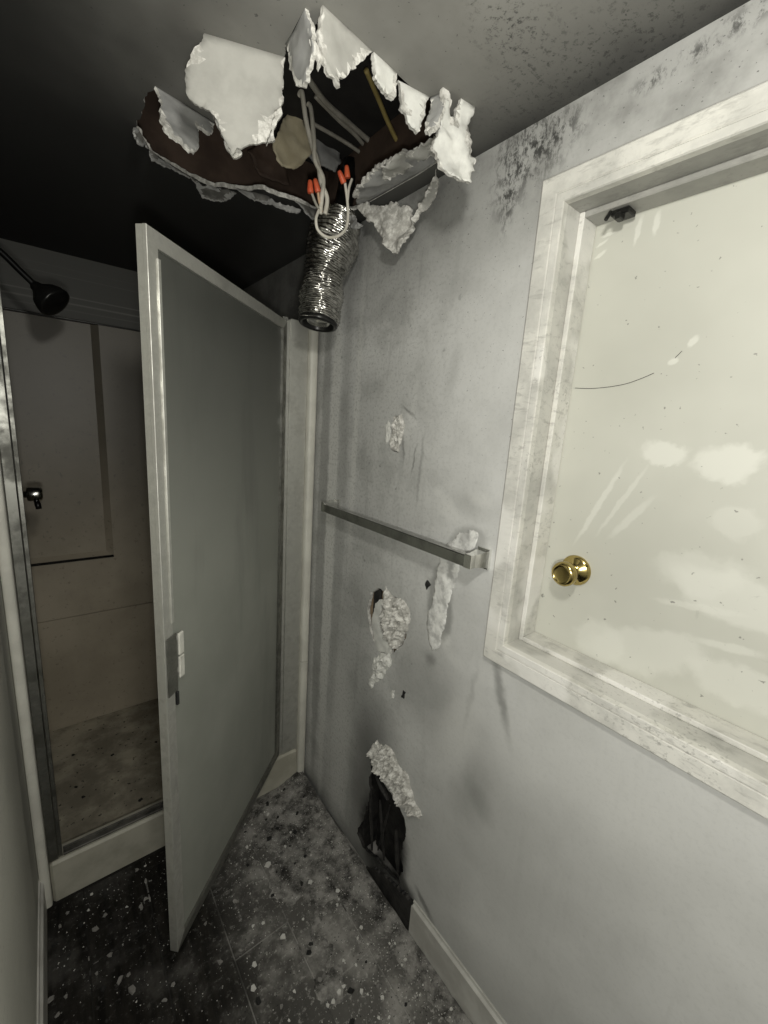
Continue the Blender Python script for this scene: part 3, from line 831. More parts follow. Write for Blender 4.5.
# burnt end
be = []
nseg = 40
for i in range(nseg + 1):
    y = .762 + .27 * i / nseg
    t = i / nseg
    hgt = .135 * (1 - .55 * t - .45 * t ** 4) + .018 * noise.noise(Vector((i * .45, 3, 1)))
    be.append((y, max(hgt, .006), .0135 * (1 - .5 * t) + .002 * noise.noise(Vector((i, 1, 5)))))
vs = []; fs = []
for y, hg, d in be: vs += [(XW - .0003, y, 0), (XW - .0003, y, hg), (XW - d, y, hg - .002), (XW - d, y, 0)]
for i in range(nseg):
    for j in range(4): fs.append((4 * i + j, 4 * i + (j + 1) % 4, 4 * i + 4 + (j + 1) % 4, 4 * i + 4 + j))
fs += [(3, 2, 1, 0), tuple(4 * nseg + j for j in range(4))]
ce = mk('charred_end', vs, fs, CHAR, bb); ce['label'] = 'black charred end of the baseboard'
baseboard('baseboard_left', YRET, YC, XL + .0003, XL + .013, .14, 'dull white baseboard along the left wall')
def round_trim(name, x0, x1, ysurf, pieces, label, mat):
    e = empty(name, ((x0 + x1) / 2, ysurf, pieces[0][0]))
    for z0, z1 in pieces:
        n = 8; prof = [(x0, ysurf + .03)] + [(x0 + (x1 - x0) * (.5 - .5 * math.cos(math.pi * i / n)), ysurf - .012 * math.sin(math.pi * i / n) ** .6) for i in range(n + 1)] + [(x1, ysurf + .03)]
        k_ = len(prof)
        vs = [(x, y, z0) for x, y in prof] + [(x, y, z1) for x, y in prof]
        fs = [(i, (i + 1) % k_, (i + 1) % k_ + k_, i + k_) for i in range(k_)] + [tuple(reversed(range(k_))), tuple(range(k_, 2 * k_))]
        o = mk('trim_piece', vs, fs, mat, e); shade_auto(o, 50)
    tag(e, label, kind='structure'); return e
ZK = .172           # kerb top
zj = PY(305, 660, YC).z
round_trim('trim_1', .843, XW - .001, YC - .002, [(.012, zj - .0015), (zj + .0015, H + .42)], 'yellowed white corner trim between the shower jamb and the wall, cracked across', CREAM)
round_trim('trim_2', XL + .001, -.110, YC - .002, [(.012, H + .42)], 'yellowed white corner trim beside the left shower jamb', CREAM)

# ================================================================== SHOWER STALL
stall = empty('shower_stall', (.37, 2.05, 0))
tag(stall, 'smoke browned moulded shower stall with cream kerb', 'shower')
b = MB().box((-.108, YC, 0), (.842, YC + .075, ZK), bev=.008); kb = b.build('kerb', KERB, stall); kb['label'] = 'cream shower kerb'
pan = MB().box((XL + .001, YC + .076, .0), (XW - .001, YB, .065), bev=.004).build('pan', PAN, stall)
MB().lathe([(0, .0665), (.028, .0665), (.035, .068), (.038, .066), (.038, .060)], Matrix.Translation((.40, 2.05, 0)), 24).build('drain', BLACKM, pan, True)
xs_l = -.125; zt = H + .376; zs = H - .75; zm = H - 1.064
bp = MB()
# back panel: lower part, raised right field and recessed left field with a moulded bevel
xr0, xr1 = .195, .225
bp.box((xs_l, YB - .012, .065), (XW - .012, YB + .02, zm - .002), bev=.002)
back_lo = bp.build('lower_back_panel', PANEL, stall)
bp = MB()
yb0, yb1 = YB - .012, YB + .016
Z1, Z2, Z3 = zm + .002, zs, zt
xa, xe = xs_l, XW - .012
vs = [(xa, yb0, Z1), (xe, yb0, Z1), (xe, yb0, Z3), (xr1, yb0, Z3), (xr1, yb0, Z2 - .015), (xa, yb0, Z2 - .015),
      (xr0, yb1, Z3), (xr0, yb1, Z2 + .012), (xa, yb1, Z2 + .012), (xa, yb1, Z3)]
fs = [(0, 1, 4, 5), (1, 2, 3, 4), (4, 3, 6, 7), (5, 4, 7, 8), (8, 7, 6, 9)]
n0 = len(vs); bkv = [(x, YB + .03, z) for x, y, z in vs]
vs2 = vs + [(xa, YB + .03, Z1), (xe, YB + .03, Z1), (xe, YB + .03, Z3), (xa, YB + .03, Z3)]
fs += [(0, 10, 11, 1), (1, 11, 12, 2), (2, 12, 13, 9, 6, 3), (10, 13, 12, 11), (0, 5, 8, 9, 13, 10)]
back_up = mk('back_panel', vs2, fs, PANEL, stall)
MB().box((xa, yb0 - .006, Z2 - .020), (xr1 + .0, yb0 + .004, Z2 - .008), bev=.002).build('soap_ledge', BLACKM, back_up)
MB().box((xa - .0, YB - .010, Z3 + .001), (xe, YB + .03, Z3 + .008), bev=.002).build('top_lip', BLACKM, back_up)
MB().box((XL + .001, YC + .09, .065), (xs_l - .001, YB - .013, zt), bev=.002).build('side_panel', PANEL, stall)
MB().box((XW - .011, YC + .09, .065), (XW - .001, YB - .013, zt - .25), bev=.002).build('side_panel', PANEL, stall)

# shower head on its arm
hc = PY(46, 296, 2.02)
sh = empty('shower_sprayer', (XL + .001, 2.02, hc.z + .09))
tag(sh, 'blackened bell shaped shower head on a bent arm', 'shower')
arm = smooth_path([(XL + .001, 2.02, hc.z + .125), (XL + .05, 2.02, hc.z + .12), (XL + .11, 2.02, hc.z + .062), (hc.x - .022, 2.018, hc.z + .022)], 6)
MB().tube(arm, .0105, 12).build('arm', BLACKM, sh, True)
MB().lathe([(0, 0), (.030, 0), (.030, .004), (.018, .010), (.011, .011)], axis_matrix((XL + .0005, 2.02, hc.z + .125), (1, 0, 0)), 24).build('flange', BLACKM, sh, True)
dirn = Vector((.62, -.35, -.62))
MB().lathe([(.010, -.012), (.017, -.004), (.020, .008), (.030, .020), (.046, .036), (.055, .056), (.058, .072), (.056, .078), (.048, .080), (0, .079)], axis_matrix((hc.x - .026, 2.020, hc.z + .026), dirn), 32).build('bell', BLACKM, sh, True)
# valve handle
vc = PY(38, 494, 2.02)
va = empty('shower_valve', (xs_l, 2.02, vc.z))
tag(va, 'chrome shower valve knob with a dark lever', 'shower valve')
MB().lathe([(0, 0), (.048, 0), (.048, .003), (.040, .009), (.018, .013)], axis_matrix((xs_l, 2.02, vc.z), (1, 0, 0)), 28).build('escutcheon', CHROME, va, True)
MB().lathe([(.012, .010), (.012, .045), (.024, .047), (.0265, .055), (.0265, .082), (.024, .090), (.018, .093), (0, .093)], axis_matrix((xs_l, 2.02, vc.z), (1, 0, 0)), 28).build('knob', CHROME, va, True)
MB().tube([(xs_l + .072, 2.005, vc.z - .020), (xs_l + .076, 1.995, vc.z - .036), (xs_l + .078, 1.99, vc.z - .052)], [.008, .010, .009], 12).build('lever', BLACKM, va, True)

# ---- door frame and swung door
sd = empty('shower_door', (.737, 1.605, ZK))
tag(sd, 'tarnished aluminium framed obscure glass shower door swung open', 'shower door')
zt_j = H + .381
b = MB().box((.765, 1.585, ZK), (.842, 1.61, zt_j), bev=.002).box((.752, 1.590, ZK), (.766, 1.612, zt_j - .004), bev=.002)
b.build('jamb', ALU, sd)
b = MB().tube([(.744, 1.600, ZK + .004), (.744, 1.600, zt_j - .006)], .0065, 12); b.build('hinge_rod', BLACKM, sd, True)
MB().box((.733, 1.588, zt_j - .010), (.757, 1.606, zt_j + .004), bev=.002).build('hinge_cap', CHROME, sd)
zl = H + .9
b = MB().box((-.109, 1.585, ZK), (-.082, 1.615, zt_j), bev=.002).box((-.081, 1.590, ZK), (-.070, 1.600, zt_j), bev=.001)
b.build('jamb', ALU_D, sd)
b = MB().box((-.068, 1.588, ZK), (.730, 1.618, ZK + .010), bev=.002).box((-.068, 1.604, ZK + .009), (.730, 1.609, ZK + .022), bev=.001)
b.build('sill_track', ALU_K, sd)
HP = Vector((.737, 1.585, 0)); FP = Vector((.178, 1.056, 0))
DL = (FP - HP).length; dd = (FP - HP).normalized()
# local x along the leaf from hinge to free edge, local y towards the viewer's face, local z up
ln = Vector((-dd.y, dd.x, 0))
if ln.dot(-HP) < 0: ln = -ln
DM = Matrix((dd, ln, Vector((0, 0, 1)))).transposed().to_4x4(); DM.translation = HP
DZ0, DZ1 = H - 1.556, H + .366
fw = .033
leaf = MB().box((fw - .006, -.003, DZ0 + fw - .006), (DL - fw + .006, .003, DZ1 - fw + .006), M=DM).build('door_leaf', GLASS, sd)
leaf['label'] = 'grey obscure glass pane'
def fr_piece(name, pts, mat):
    # mitred frame member with a raised edge; pts: four corners (x,z) outer-outer-inner-inner
    vs = []
    for yy, ins in ((-.012, 0), (.012, 0)):
        for x, z in pts: vs.append(DM @ Vector((x, yy, z)))
    fs = [(3, 2, 1, 0), (4, 5, 6, 7)] + [(i, (i + 1) % 4, (i + 1) % 4 + 4, i + 4) for i in range(4)]
    return mk(name, vs, fs, mat, leaf)
fr_piece('stile', [(DL, DZ0), (DL, DZ1), (DL - fw, DZ1 - fw), (DL - fw, DZ0 + fw)], ALU)
fr_piece('stile', [(0, DZ1), (0, DZ0), (fw, DZ0 + fw), (fw, DZ1 - fw)], ALU_D)
fr_piece('rail', [(DL, DZ1), (0, DZ1), (fw, DZ1 - fw), (DL - fw, DZ1 - fw)], ALU)
fr_piece('rail', [(0, DZ0), (DL, DZ0), (DL - fw, DZ0 + fw), (fw, DZ0 + fw)], ALU_D)
# bright edge bead of the free stile
MB().box((DL - .0005, .004, DZ0 + .01), (DL + .003, .014, DZ1), bev=.001, M=DM).build('edge_bead', ALU, leaf)
MB().box((DL - fw - .004, .0105, H - .52), (DL - fw + .006, .0155, DZ1 - fw - .02), bev=.001, M=DM).build('magnet_strip', ALU, leaf)
# pull handle
def on_leaf(u, v, off=0.0):
    n = ln; d = ray(u, v); eye = Vector((0, 0, H)); P0 = HP + ln * off
    t = (P0 - eye).dot(n) / d.dot(n); P = eye + d * t
    return (P - HP).dot(dd), P.z
hx, hz1 = on_leaf(180.5, 632, .016); _, hz0 = on_leaf(182, 676, .016)
b = MB().box((hx - .010, .012, hz0), (hx + .010, .019, (hz0 + hz1) / 2 - .002), bev=.002, M=DM).box((hx - .010, .012, (hz0 + hz1) / 2 + .002), (hx + .010, .019, hz1), bev=.002, M=DM)
b.box((hx - .004, .003, hz0 + .012), (hx + .004, .013, hz0 + .022), M=DM).box((hx - .004, .003, hz1 - .022), (hx + .004, .013, hz1 - .012), M=DM)
ho = b.build('pull_handle', HANDLE, leaf); ho['label'] = 'small pale pull handle'
MB().box((DL - fw - .010, .0125, hz0 - .03), (DL - .004, .0155, hz1 + .005), bev=.001, M=DM).build('latch_plate', ALU_D, leaf)
MB().box((hx + .012 + .0, .0, hz0 - .075), (hx + .02, .016, hz0 - .035), bev=.002, M=DM).build('bumper', BLACKP, leaf)

# ================================================================== TOWEL BAR
tb = empty('towel_bar', (XW, 1.0, H - .325))
tag(tb, 'square chrome towel bar fixed to the sooty wall', 'towel bar')
xb = .815; zb = H - .322
MB().box((xb - .006, .655, zb - .018), (xb + .010, 1.362, zb + .014), bev=.002).build('bar', CHROME, tb)
def post(y0, y1):
    vs = []
    secs = [(xb - .0065, .018, .0), (xb + .012, .017, 0), (xb + .030, .019, .003), (XW - .012, .022, .006), (XW - .010, .027, .008), (XW, .027, .008)]
    ym = (y0 + y1) / 2; yh = (y1 - y0) / 2
    for x, hz, e in secs:
        vs += [(x, ym - yh - e, zb - hz), (x, ym + yh + e, zb - hz), (x, ym + yh + e, zb + hz), (x, ym - yh - e, zb + hz)]
    fs = [(0, 1, 2, 3)]
    n = len(secs)
    for i in range(n - 1):
        for j in range(4): fs.append((4 * i + j, 4 * i + 4 + j, 4 * i + 4 + (j + 1) % 4, 4 * i + (j + 1) % 4))
    fs.append(tuple(reversed(range(4 * n - 4, 4 * n))))
    return mk('post', vs, fs, CHROME_LIT, tb)
post(.634, .656); post(1.361, 1.379)

# ================================================================== WALL DAMAGE (parts of the wall)
BLIST = simple('pale_blistered_paint', (.46, .46, .445), (.80, .80, .77), 26, .8, bump=.3, bscale=70, lo=.38, hi=.60)
def patch(name, px, mats, amp=.012, edge=.012, grid=.006, seed=1, sink=.006, wob=1.3, raggedness=.007, fr_=38, off=0.0, label=None, smooth=False):
    rng = random.Random(seed)
    poly = ragged([(PX(u, v, XW).y, PX(u, v, XW).z) for u, v in px], raggedness, .006, rng)
    V, T = triangulate(poly, [], grid, rng)
    front = []; back = []
    for y, z in V:
        d = min(1, seg_dist((y, z), poly) / edge)
        nz = .5 + wob * (noise.noise(Vector((y * fr_, z * fr_, seed))) * .8 + noise.noise(Vector((y * fr_ * 3.3, z * fr_ * 3.3, seed + 4))) * .45)
        hgt = amp * (d ** .6) * max(.05, nz) + off
        front.append(Vector((XW - .0008 - hgt, y, z))); back.append(Vector((XW + sink, y, z)))
    T = orient(front, T, Vector((-1, 0, 0)))
    vs, fs, kd = solid(front, back, T)
    o = mk(name, vs, fs, mats, wall_right, midx=kd if len(mats) == 3 else None, smooth=smooth)
    if label: o['label'] = label
    return o
patch('broken_plaster', h1_px, [GYP], .012, .010, .004, 2, label='small knot of broken white plaster')
patch('peeled_paper', [(385, 426), (388, 420), (391, 424), (390, 440), (386, 444)], [PAPER_W], .004, .006, .004, 22)
patch('paper_strip', [q6(*p) for p in [(203, 332), (194, 372), (200, 420), (212, 462), (244, 472), (250, 455), (226, 425), (215, 385), (220, 345), (228, 318), (214, 322)]], [PAPER_W, GYP, GYP], .004, .02, .008, 3, sink=.010, wob=.4)
patch('broken_plaster', [q6(*p) for p in [(226, 312), (232, 285), (240, 300), (262, 318), (282, 326), (297, 358), (292, 395), (276, 425), (262, 458), (246, 452), (230, 430), (222, 395), (222, 350)]], [GYP], .026, .022, .006, 4, sink=.010, label='crumbled white plaster in the wall hole')
patch('broken_plaster', [q6(*p) for p in [(200, 478), (222, 466), (243, 466), (246, 498), (226, 530), (205, 545), (193, 563), (185, 548), (196, 512)]], [PAPER_W], .016, .012, .006, 5, label='torn white plaster below the wall hole')
patch('broken_plaster', [q6(*p) for p in [(196, 712), (208, 700), (224, 716), (242, 718), (262, 758), (277, 780), (293, 798), (299, 830), (306, 848), (312, 872), (330, 905), (324, 918), (298, 902), (277, 882), (262, 876), (266, 852), (240, 820), (214, 790), (190, 760)]], [GYP], .028, .012, .005, 6, raggedness=.016, label='torn white plaster above the burnt hole')
for i, px in enumerate(([(386, 657), (389, 656), (389, 663), (386, 664)], [(391, 691), (395, 690), (394, 698), (391, 699)], [(403, 690), (406, 692), (404, 699), (401, 697)], [(425, 585), (428, 580), (431, 585), (427, 590)])):
    patch('plaster_fleck', px, [PAPER_W if i < 2 else CHIP_B], .004, .004, .004, 40 + i, raggedness=.003)
# clean imprint where a towel hung: soft raised blister of paint
patch('paint_blister', [(432, 650), (428, 632), (429, 610), (435, 580), (440, 562), (446, 545), (456, 535), (470, 530), (478, 533), (474, 548), (458, 562), (452, 590), (446, 622), (440, 645)], [BLIST], .006, .016, .006, 7, fr_=18, wob=.9, raggedness=.012, smooth=True, label='pale blistered paint streak behind the towel bar')
# charred shards in the burnt hole
for i, (a, b, r) in enumerate((((370, 770), (372, 850), .008), ((376, 775), (388, 800), .011), ((380, 800), (384, 860), .007), ((390, 805), (378, 850), .006), ((396, 830), (398, 872), .010))):
    p, q_ = PX(*a, XW + .008), PX(*b, XW + .004)
    path = [p.lerp(q_, t / 6) + Vector((noise.noise(Vector((t, i, 1))) * .006, noise.noise(Vector((t, i, 7))) * .012, 0)) for t in range(7)]
    MB().tube(path, [r * (.35 + .65 * math.sin(math.pi * (t + .6) / 7.2)) for t in range(7)], 6).build('charred_shard', CHAR, wall_right)

# ================================================================== DUCT AND WIRES
def duct():
    root = empty('foil_duct', PY(318, 328, 1.285)); tag(root, 'crumpled foil flexible duct hanging out of the ceiling hole', 'duct')
    up = smooth_path([PY(352, 165, 1.34), PY(346, 195, 1.325), PY(340, 222, 1.31)], 10)
    MB().tube(up, [.030 + .006 * noise.noise(Vector((i_ * .6, 1, 1))) for i_ in range(len(up))], 16).build('strap', BLACKM, root, True)
    ctr = smooth_path([PY(342, 218, 1.312), PY(337, 232, 1.305), PY(330, 252, 1.30), PY(324, 276, 1.295), PY(321, 300, 1.29), PY(318, 324, 1.285)], 44)
    k = len(ctr); n = 44
    def rad(t): # t 0..1 along
        pts = [(0, .050), (.10, .068), (.25, .078), (.42, .074), (.58, .061), (.75, .066), (.9, .065), (1, .060)]
        for (a, ra), (b_, rb) in zip(pts[:-1], pts[1:]):
            if t <= b_: s = (t - a) / (b_ - a); s = s * s * (3 - 2 * s); return ra + (rb - ra) * s
        return pts[-1][1]
    vs = []; fs = []
    L = sum((ctr[i + 1] - ctr[i]).length for i in range(k - 1)); acc = 0
    for i, c in enumerate(ctr):
        if i: acc += (ctr[i] - ctr[i - 1]).length
        t = acc / L
        tg = (ctr[min(i + 1, k - 1)] - ctr[max(i - 1, 0)]).normalized()
        tilt = .38 * math.sin(t * 7.5 + 1)
        e1 = Vector((1, 0, 0)); e1 = (e1 - tg * e1.dot(tg)).normalized(); e2 = tg.cross(e1)
        for j in range(n):
            a = 2 * math.pi * j / n
            cr = noise.noise(Vector((math.cos(a) * 1.7, math.sin(a) * 1.7, acc * 26))) * .009 + noise.noise(Vector((math.cos(a) * 5, math.sin(a) * 5, acc * 70))) * .0045
            rib = .0036 * math.sin(2 * math.pi * acc / .0125 + a)
            r = rad(t) + cr + rib
            sl = tilt * math.cos(a + 1.2) * .035 * math.sin(math.pi * min(1, t * 1.02))
            vs.append(c + (e1 * math.cos(a) + e2 * math.sin(a)) * r + tg * sl)
    for i in range(k - 1):
        for j in range(n):
            j2 = (j + 1) % n; fs.append((i * n + j, i * n + j2, (i + 1) * n + j2, (i + 1) * n + j))
    o = mk('sleeve', vs, fs, FOIL, root, True)
    end = ctr[-1]; tg = (ctr[-1] - ctr[-6]).normalized()
    M = axis_matrix(end, tg)
    MB().lathe([(.062, -.010), (.064, -.002), (.061, .004), (.054, .005), (.050, .0), (.048, -.03), (.046, -.08)], M, 36).build('end_collar', BLACKM, root, True)
    b = MB()
    b.lathe([(0, -.012), (.030, -.012), (.036, -.004), (.040, -.010), (.046, -.012)], M, 30); b.build('damper', CHROME, root, True)
    return root
duct()

ZTOP = JT + .186
def zfit(p): p.z = min(p.z, ZTOP); return p
def wire_nut(p, d, parent):
    d = Vector(d).normalized()
    o = MB().lathe([(0, -.001), (.0080, 0), (.0088, .003), (.0085, .010), (.0072, .022), (.0060, .029), (.0040, .031), (0, .0315)], axis_matrix(p, d), 14).build('wire_nut', ORANGE, parent, True)
    shade_auto(o, 40); return o
def cable(name, pts, r, mat, label, group=None):
    pts = [zfit(Vector(p)) for p in pts]
    e = empty(name, pts[-1]); tag(e, label, 'cable', group)
    MB().tube(smooth_path(pts, 8), r, 10).build('jacket', mat, e, True)
    return e
yw = 1.215
c1 = cable('twisted_cable', [PY(300, 62, 1.23), PY(302, 90, yw), PY(306, 120, yw), PY(312, 145, yw), PY(318, 163, yw), PY(321, 182, yw), PY(327, 198, yw), PY(325, 214, yw)], .0065, CABLE_W, 'pair of twisted white cables hanging from the ceiling hole')
MB().tube(smooth_path([zfit(PY(309, 66, 1.24)), PY(311, 110, yw + .015), PY(314, 140, yw - .013), PY(315, 160, yw - .013), PY(323, 178, yw - .004), PY(322, 196, yw - .013), PY(320, 214, yw - .008)], 8), .0062, 10).build('jacket', CABLE_W, c1, True)
# bare ends capped with wire nuts
for (u0, v0), (u1, v1), (u2, v2), mt in (((322, 214), (316, 204), (311, 191), CABLE_G), ((322, 212), (319, 200), (318, 191), CABLE_T)):
    MB().tube(smooth_path([PY(u0, v0, yw - .006), PY(u1, v1, yw - .012), PY(u2, v2, yw - .014)], 6), .0040, 8).build('wire', mt, c1, True)
wire_nut(PY(310.5, 193, yw - .016), PY(310, 180, yw - .016) - PY(310.5, 193, yw - .016), c1)
wire_nut(PY(318, 192, yw - .018), PY(315, 179, yw - .018) - PY(318, 192, yw - .018), c1)
yl = 1.19
c2 = cable('looped_wire', [PY(319, 210, yl + .01), PY(316, 219, yl), PY(318, 230, yl), PY(327, 237, yl), PY(338, 236, yl), PY(346, 228, yl), PY(348, 214, yl), PY(347, 198, yl), PY(345, 183, yl)], .0042, CABLE_W, 'white wire looped under two orange connectors by the duct')
MB().tube(smooth_path([PY(347.5, 200, yl), PY(349, 188, yl), PY(352, 179, yl)], 6), .0040, 8).build('wire', CABLE_W, c2, True)
wire_nut(PY(344, 183, yl - .004), PY(339, 171, yl - .004) - PY(344, 183, yl - .004), c2)
wire_nut(PY(347.5, 178, yl + .012), PY(346.5, 164, yl + .012) - PY(347.5, 178, yl + .012), c2)
# cables inside the void
cable('ceiling_cable', [PY(308, 60, 1.16), PY(326, 84, 1.2), PY(347, 108, 1.22), PY(368, 133, 1.24), PY(392, 162, 1.24)], .0075, CABLE_G, 'grey cable crossing the dark ceiling hole from end to end')
cable('ceiling_cable', [PY(316, 72, 1.20), PY(338, 92, 1.23), PY(356, 112, 1.25), PY(366, 130, 1.27), PY(384, 156, 1.28)], .006, CABLE_G, 'thinner grey cable just behind the long grey cable in the ceiling hole')
cable('ceiling_cable', [PY(314, 118, 1.30), PY(336, 134, 1.30), PY(354, 148, 1.29), PY(378, 166, 1.28)], .0055, CABLE_G, 'short smoked cable low in the ceiling hole behind the orange connectors')
cable('ceiling_cable', [PY(366, 70, 1.0), PY(378, 98, 1.05), PY(388, 122, 1.08), PY(398, 142, 1.1), PY(412, 158, 1.12)], .006, CABLE_Y, 'dull yellow cable in the ceiling hole by the wall')

# torn scraps inside the void
def scrap(px, y, mat, seed, label, tilt=.0):
    rng = random.Random(seed)
    pts = [PY(u, v, y) for u, v in px]
    poly = ragged([(p.x, p.z) for p in pts], .006, .008, rng)
    V, T = triangulate(poly, [], .010, rng)
    z0 = max(z for x, z in V)
    fr = []; bk = []
    for x, z in V:
        yy = y + (z0 - z) * tilt + noise.noise(Vector((x * 25, z * 25, seed))) * .014
        fr.append(Vector((x, yy, z))); bk.append(Vector((x, yy + .006, z)))
    T = orient(fr, T, Vector((0, -1, 0)))
    vs, fs, kd = solid(fr, bk, T)
    o = mk('torn_backing', vs, fs, mat, ceiling, smooth=True); o['label'] = label
scrap([(273, 142), (284, 118), (296, 112), (306, 128), (312, 148), (303, 164), (290, 168), (276, 160)], 1.32, SCRAP, 3, 'yellowed paper scrap inside the ceiling hole')
scrap([(300, 152), (318, 138), (340, 140), (342, 160), (336, 172), (318, 164)], 1.36, PAPER_G, 4, 'grey torn backing inside the ceiling hole')
scrap([(248, 150), (275, 138), (284, 160), (290, 186), (262, 176)], 1.42, JOIST, 6, 'brown torn backing inside the ceiling hole')

# ================================================================== ASH AND DEBRIS ON THE FLOOR
gx0, gx1, gy0, gy1 = XL + .014, XW - .015, .35, YC - .002
st = .0075
nx = int((gx1 - gx0) / st); ny = int((gy1 - gy0) / st)
vs = []; fs = []
def ash_h(x, y):
    m_ = .034 * math.exp(-(((x - .84) / .16) ** 2 + ((y - 1.52) / .17) ** 2))
    m_ += .016 * math.exp(-((x - .86) / .06) ** 2) * (1 if y > .2 else 0)
    m_ += .013 * math.exp(-(((x - .68) / .17) ** 2 + ((y - 1.18) / .22) ** 2))
    m_ += .012 * math.exp(-(((x - .57) / .05) ** 2 + ((y - .80) / .05) ** 2))
    nz = noise.fractal(Vector((x * 9, y * 9, 2)), 1.0, 2.0, 4) * .008 + noise.noise(Vector((x * 55, y * 55, 4))) * .0028
    return -.0065 + m_ + nz
for i in range(nx + 1):
    for j in range(ny + 1):
        x = gx0 + i * (gx1 - gx0) / nx; y = gy0 + j * (gy1 - gy0) / ny
        vs.append((x, y, max(ash_h(x, y), -.009)))
for i in range(nx):
    for j in range(ny):
        a = i * (ny + 1) + j; q_ = (a, a + ny + 1, a + ny + 2, a + 1)
        if max(vs[t][2] for t in q_) > -.0015: fs.append(q_)
used = sorted({t for f in fs for t in f}); mp = {t: i for i, t in enumerate(used)}
ash = mk('ash_layer', [vs[t] for t in used], [tuple(mp[t] for t in f) for f in fs], ASH, None, True)
tag(ash, 'dark ash and soot drifted over the floor planks', 'ash', kind='stuff')
def surf(x, y): return max(ash_h(x, y), 0.0)

def chip_mesh(seed, mat, flat=.4):
    rng = random.Random(seed); k = rng.randint(5, 7); vs = []
    ang = sorted(rng.uniform(0, 2 * math.pi) for _ in range(k))
    ang = [2 * math.pi * (i + rng.uniform(-.3, .3)) / k for i in range(k)]
    rr = [rng.uniform(.55, 1.1) for _ in range(k)]
    for z, s in ((0, 1.0), (flat, .85)):
        for a, r in zip(ang, rr): vs.append((r * s * math.cos(a), r * s * math.sin(a), z * rng.uniform(.6, 1.2) if z else 0))
    fs = [tuple(reversed(range(k))), tuple(range(k, 2 * k))] + [(i, (i + 1) % k, (i + 1) % k + k, i + k) for i in range(k)]
    me = bpy.data.meshes.new('plaster_chip'); me.from_pydata(vs, [], fs); me.materials.append(mat); me.update(); return me
chips_w = [chip_mesh(100 + i, CHIP_W) for i in range(6)]
chips_g = [chip_mesh(200 + i, CHIP_G) for i in range(5)]
chips_b = [chip_mesh(300 + i, CHIP_B, .6) for i in range(4)]
def chip(x, y, s, me, label, group, name, cat):
    o = bpy.data.objects.new(name, me); col.objects.link(o)
    a = RNG.uniform(0, 6.28)
    o.scale = (s, s * RNG.uniform(.55, 1.0), s * RNG.uniform(.6, 1.0)); o.rotation_euler = (RNG.uniform(-.12, .12), RNG.uniform(-.12, .12), a)
    o.location = (x, y, surf(x, y) - .0005)
    if x > XW - .10: zone = 'by the baseboard under the wall damage'
    elif y > YC - .22: zone = 'in front of the shower kerb'
    elif (Vector((x, y, 0)) - HP).dot(ln) < 0: zone = 'on the planks behind the open shower door'
    elif x > .54: zone = 'on the ashy planks between door and baseboard'
    else: zone = 'on the planks in front of the open shower door'
    tag(o, label + ' ' + zone, cat, group + ' ' + zone)
q7 = lambda x, y: (240 + x / 2.844, 740 + y / 2.844)
big = [(80, 212, 11), (80, 355, 15), (200, 408, 10), (278, 430, 10), (225, 158, 8), (128, 305, 8), (20, 305, 9), (345, 533, 7), (65, 520, 8), (122, 560, 12), (40, 640, 10), (37, 708, 12), (155, 715, 7), (470, 627, 7), (405, 732, 7), (425, 578, 5), (345, 715, 8), (395, 790, 7), (180, 510, 6), (335, 563, 7), (520, 597, 7), (280, 720, 10), (265, 745, 9), (295, 700, 8), (250, 755, 8), (600, 770, 7), (330, 640, 6)]
for x, y, s in big:
    p = PZ(*q7(x, y), 0.0)
    if p.x < XW - .02: chip(p.x, p.y, s * .0011, RNG.choice(chips_w), 'white plaster chip', 'white plaster chips', 'plaster_chip', 'plaster chip')
for u, v in ((95, 930), (60, 926), (66, 996), (120, 980), (128, 975), (137, 870), (165, 1000), (110, 955), (105, 915), (50, 1000), (132, 990), (220, 962)):
    p = PZ(u, v, 0.0)
    chip(p.x, p.y, RNG.uniform(.008, .016), RNG.choice(chips_g), 'grey plaster chip', 'grey plaster chips', 'plaster_chip', 'plaster chip')
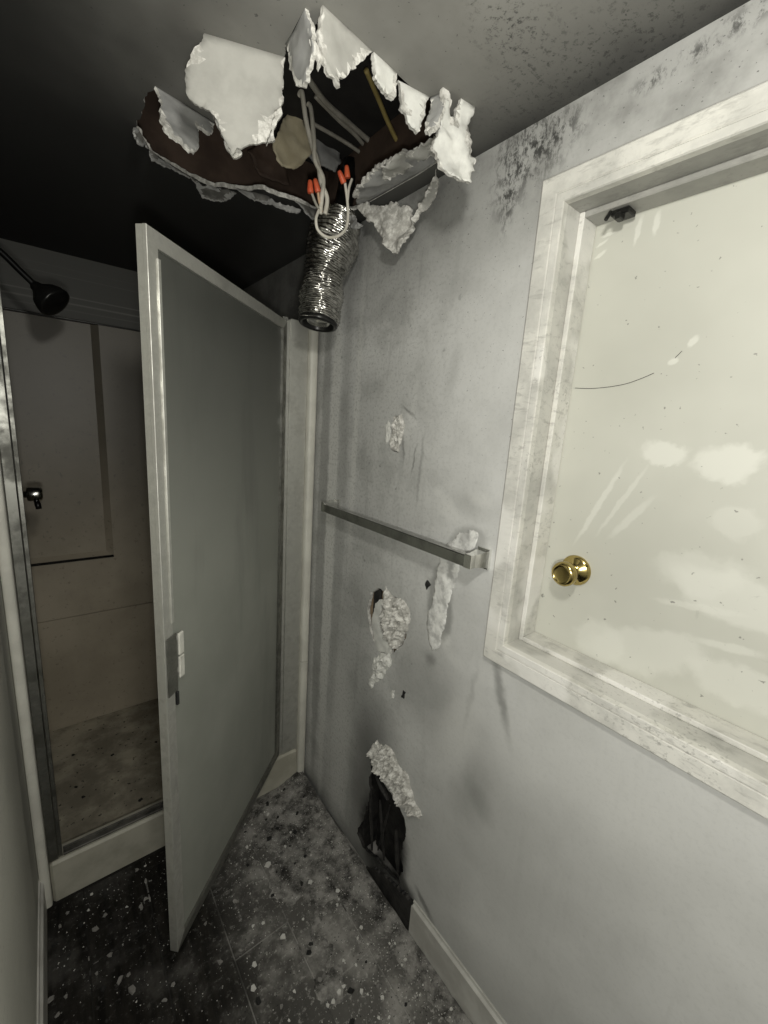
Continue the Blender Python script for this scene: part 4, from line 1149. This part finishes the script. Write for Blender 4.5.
def rand_floor():
    while True:
        x = RNG.uniform(XL + .03, XW - .025); y = RNG.uniform(.45, YC - .012)
        dens = .18 + .8 * math.exp(-((x - .80) / .16) ** 2) + .7 * math.exp(-(((x - .72) / .25) ** 2 + ((y - 1.35) / .25) ** 2))
        if RNG.random() < dens: return x, y
for i in range(70):
    x, y = rand_floor(); chip(x, y, RNG.uniform(.0025, .007), RNG.choice(chips_w), 'white plaster chip', 'white plaster chips', 'plaster_chip', 'plaster chip')
for i in range(60):
    x, y = rand_floor(); chip(x, y, RNG.uniform(.004, .011), RNG.choice(chips_g), 'grey plaster chip', 'grey plaster chips', 'plaster_chip', 'plaster chip')
for i in range(40):
    x, y = rand_floor(); chip(x, y, RNG.uniform(.005, .014), RNG.choice(chips_b), 'black lump of char', 'lumps of char', 'char_lump', 'char lump')
# crumbs too small and many to count
vs = []; fs = []; mi = []
for i in range(5200):
    x, y = rand_floor(); s = RNG.uniform(.0008, .0028); z = surf(x, y)
    b = len(vs); a = RNG.uniform(0, 6.28)
    for k_ in range(3): vs.append((x + s * math.cos(a + k_ * 2.09), y + s * math.sin(a + k_ * 2.09), z - .0003))
    vs.append((x + RNG.uniform(-.4, .4) * s, y, z + s * .9))
    fs += [(b, b + 1, b + 3), (b + 1, b + 2, b + 3), (b + 2, b, b + 3), (b + 2, b + 1, b)]
    m_ = RNG.choices((0, 1, 2), (.35, .4, .25))[0]; mi += [m_] * 4
cr = mk('plaster_crumbs', vs, fs, [CHIP_W, CHIP_G, CHIP_B], midx=mi)
tag(cr, 'fine crumbs of plaster and char scattered over the floor', 'crumbs', kind='stuff')
# a few crumbs in the shower pan
for u, v in ((73, 755), (112, 755), (76, 787), (83, 797), (140, 800), (156, 742)):
    p = PZ(u, v, .066)
    o = bpy.data.objects.new('char_lump', RNG.choice(chips_b)); col.objects.link(o)
    s = RNG.uniform(.008, .013); o.scale = (s, s * .8, s * .5); o.location = (p.x, min(p.y, YB - .03), .0652)
    tag(o, 'black lump of char lying in the shower pan', 'char lump', 'lumps of char in the shower pan')
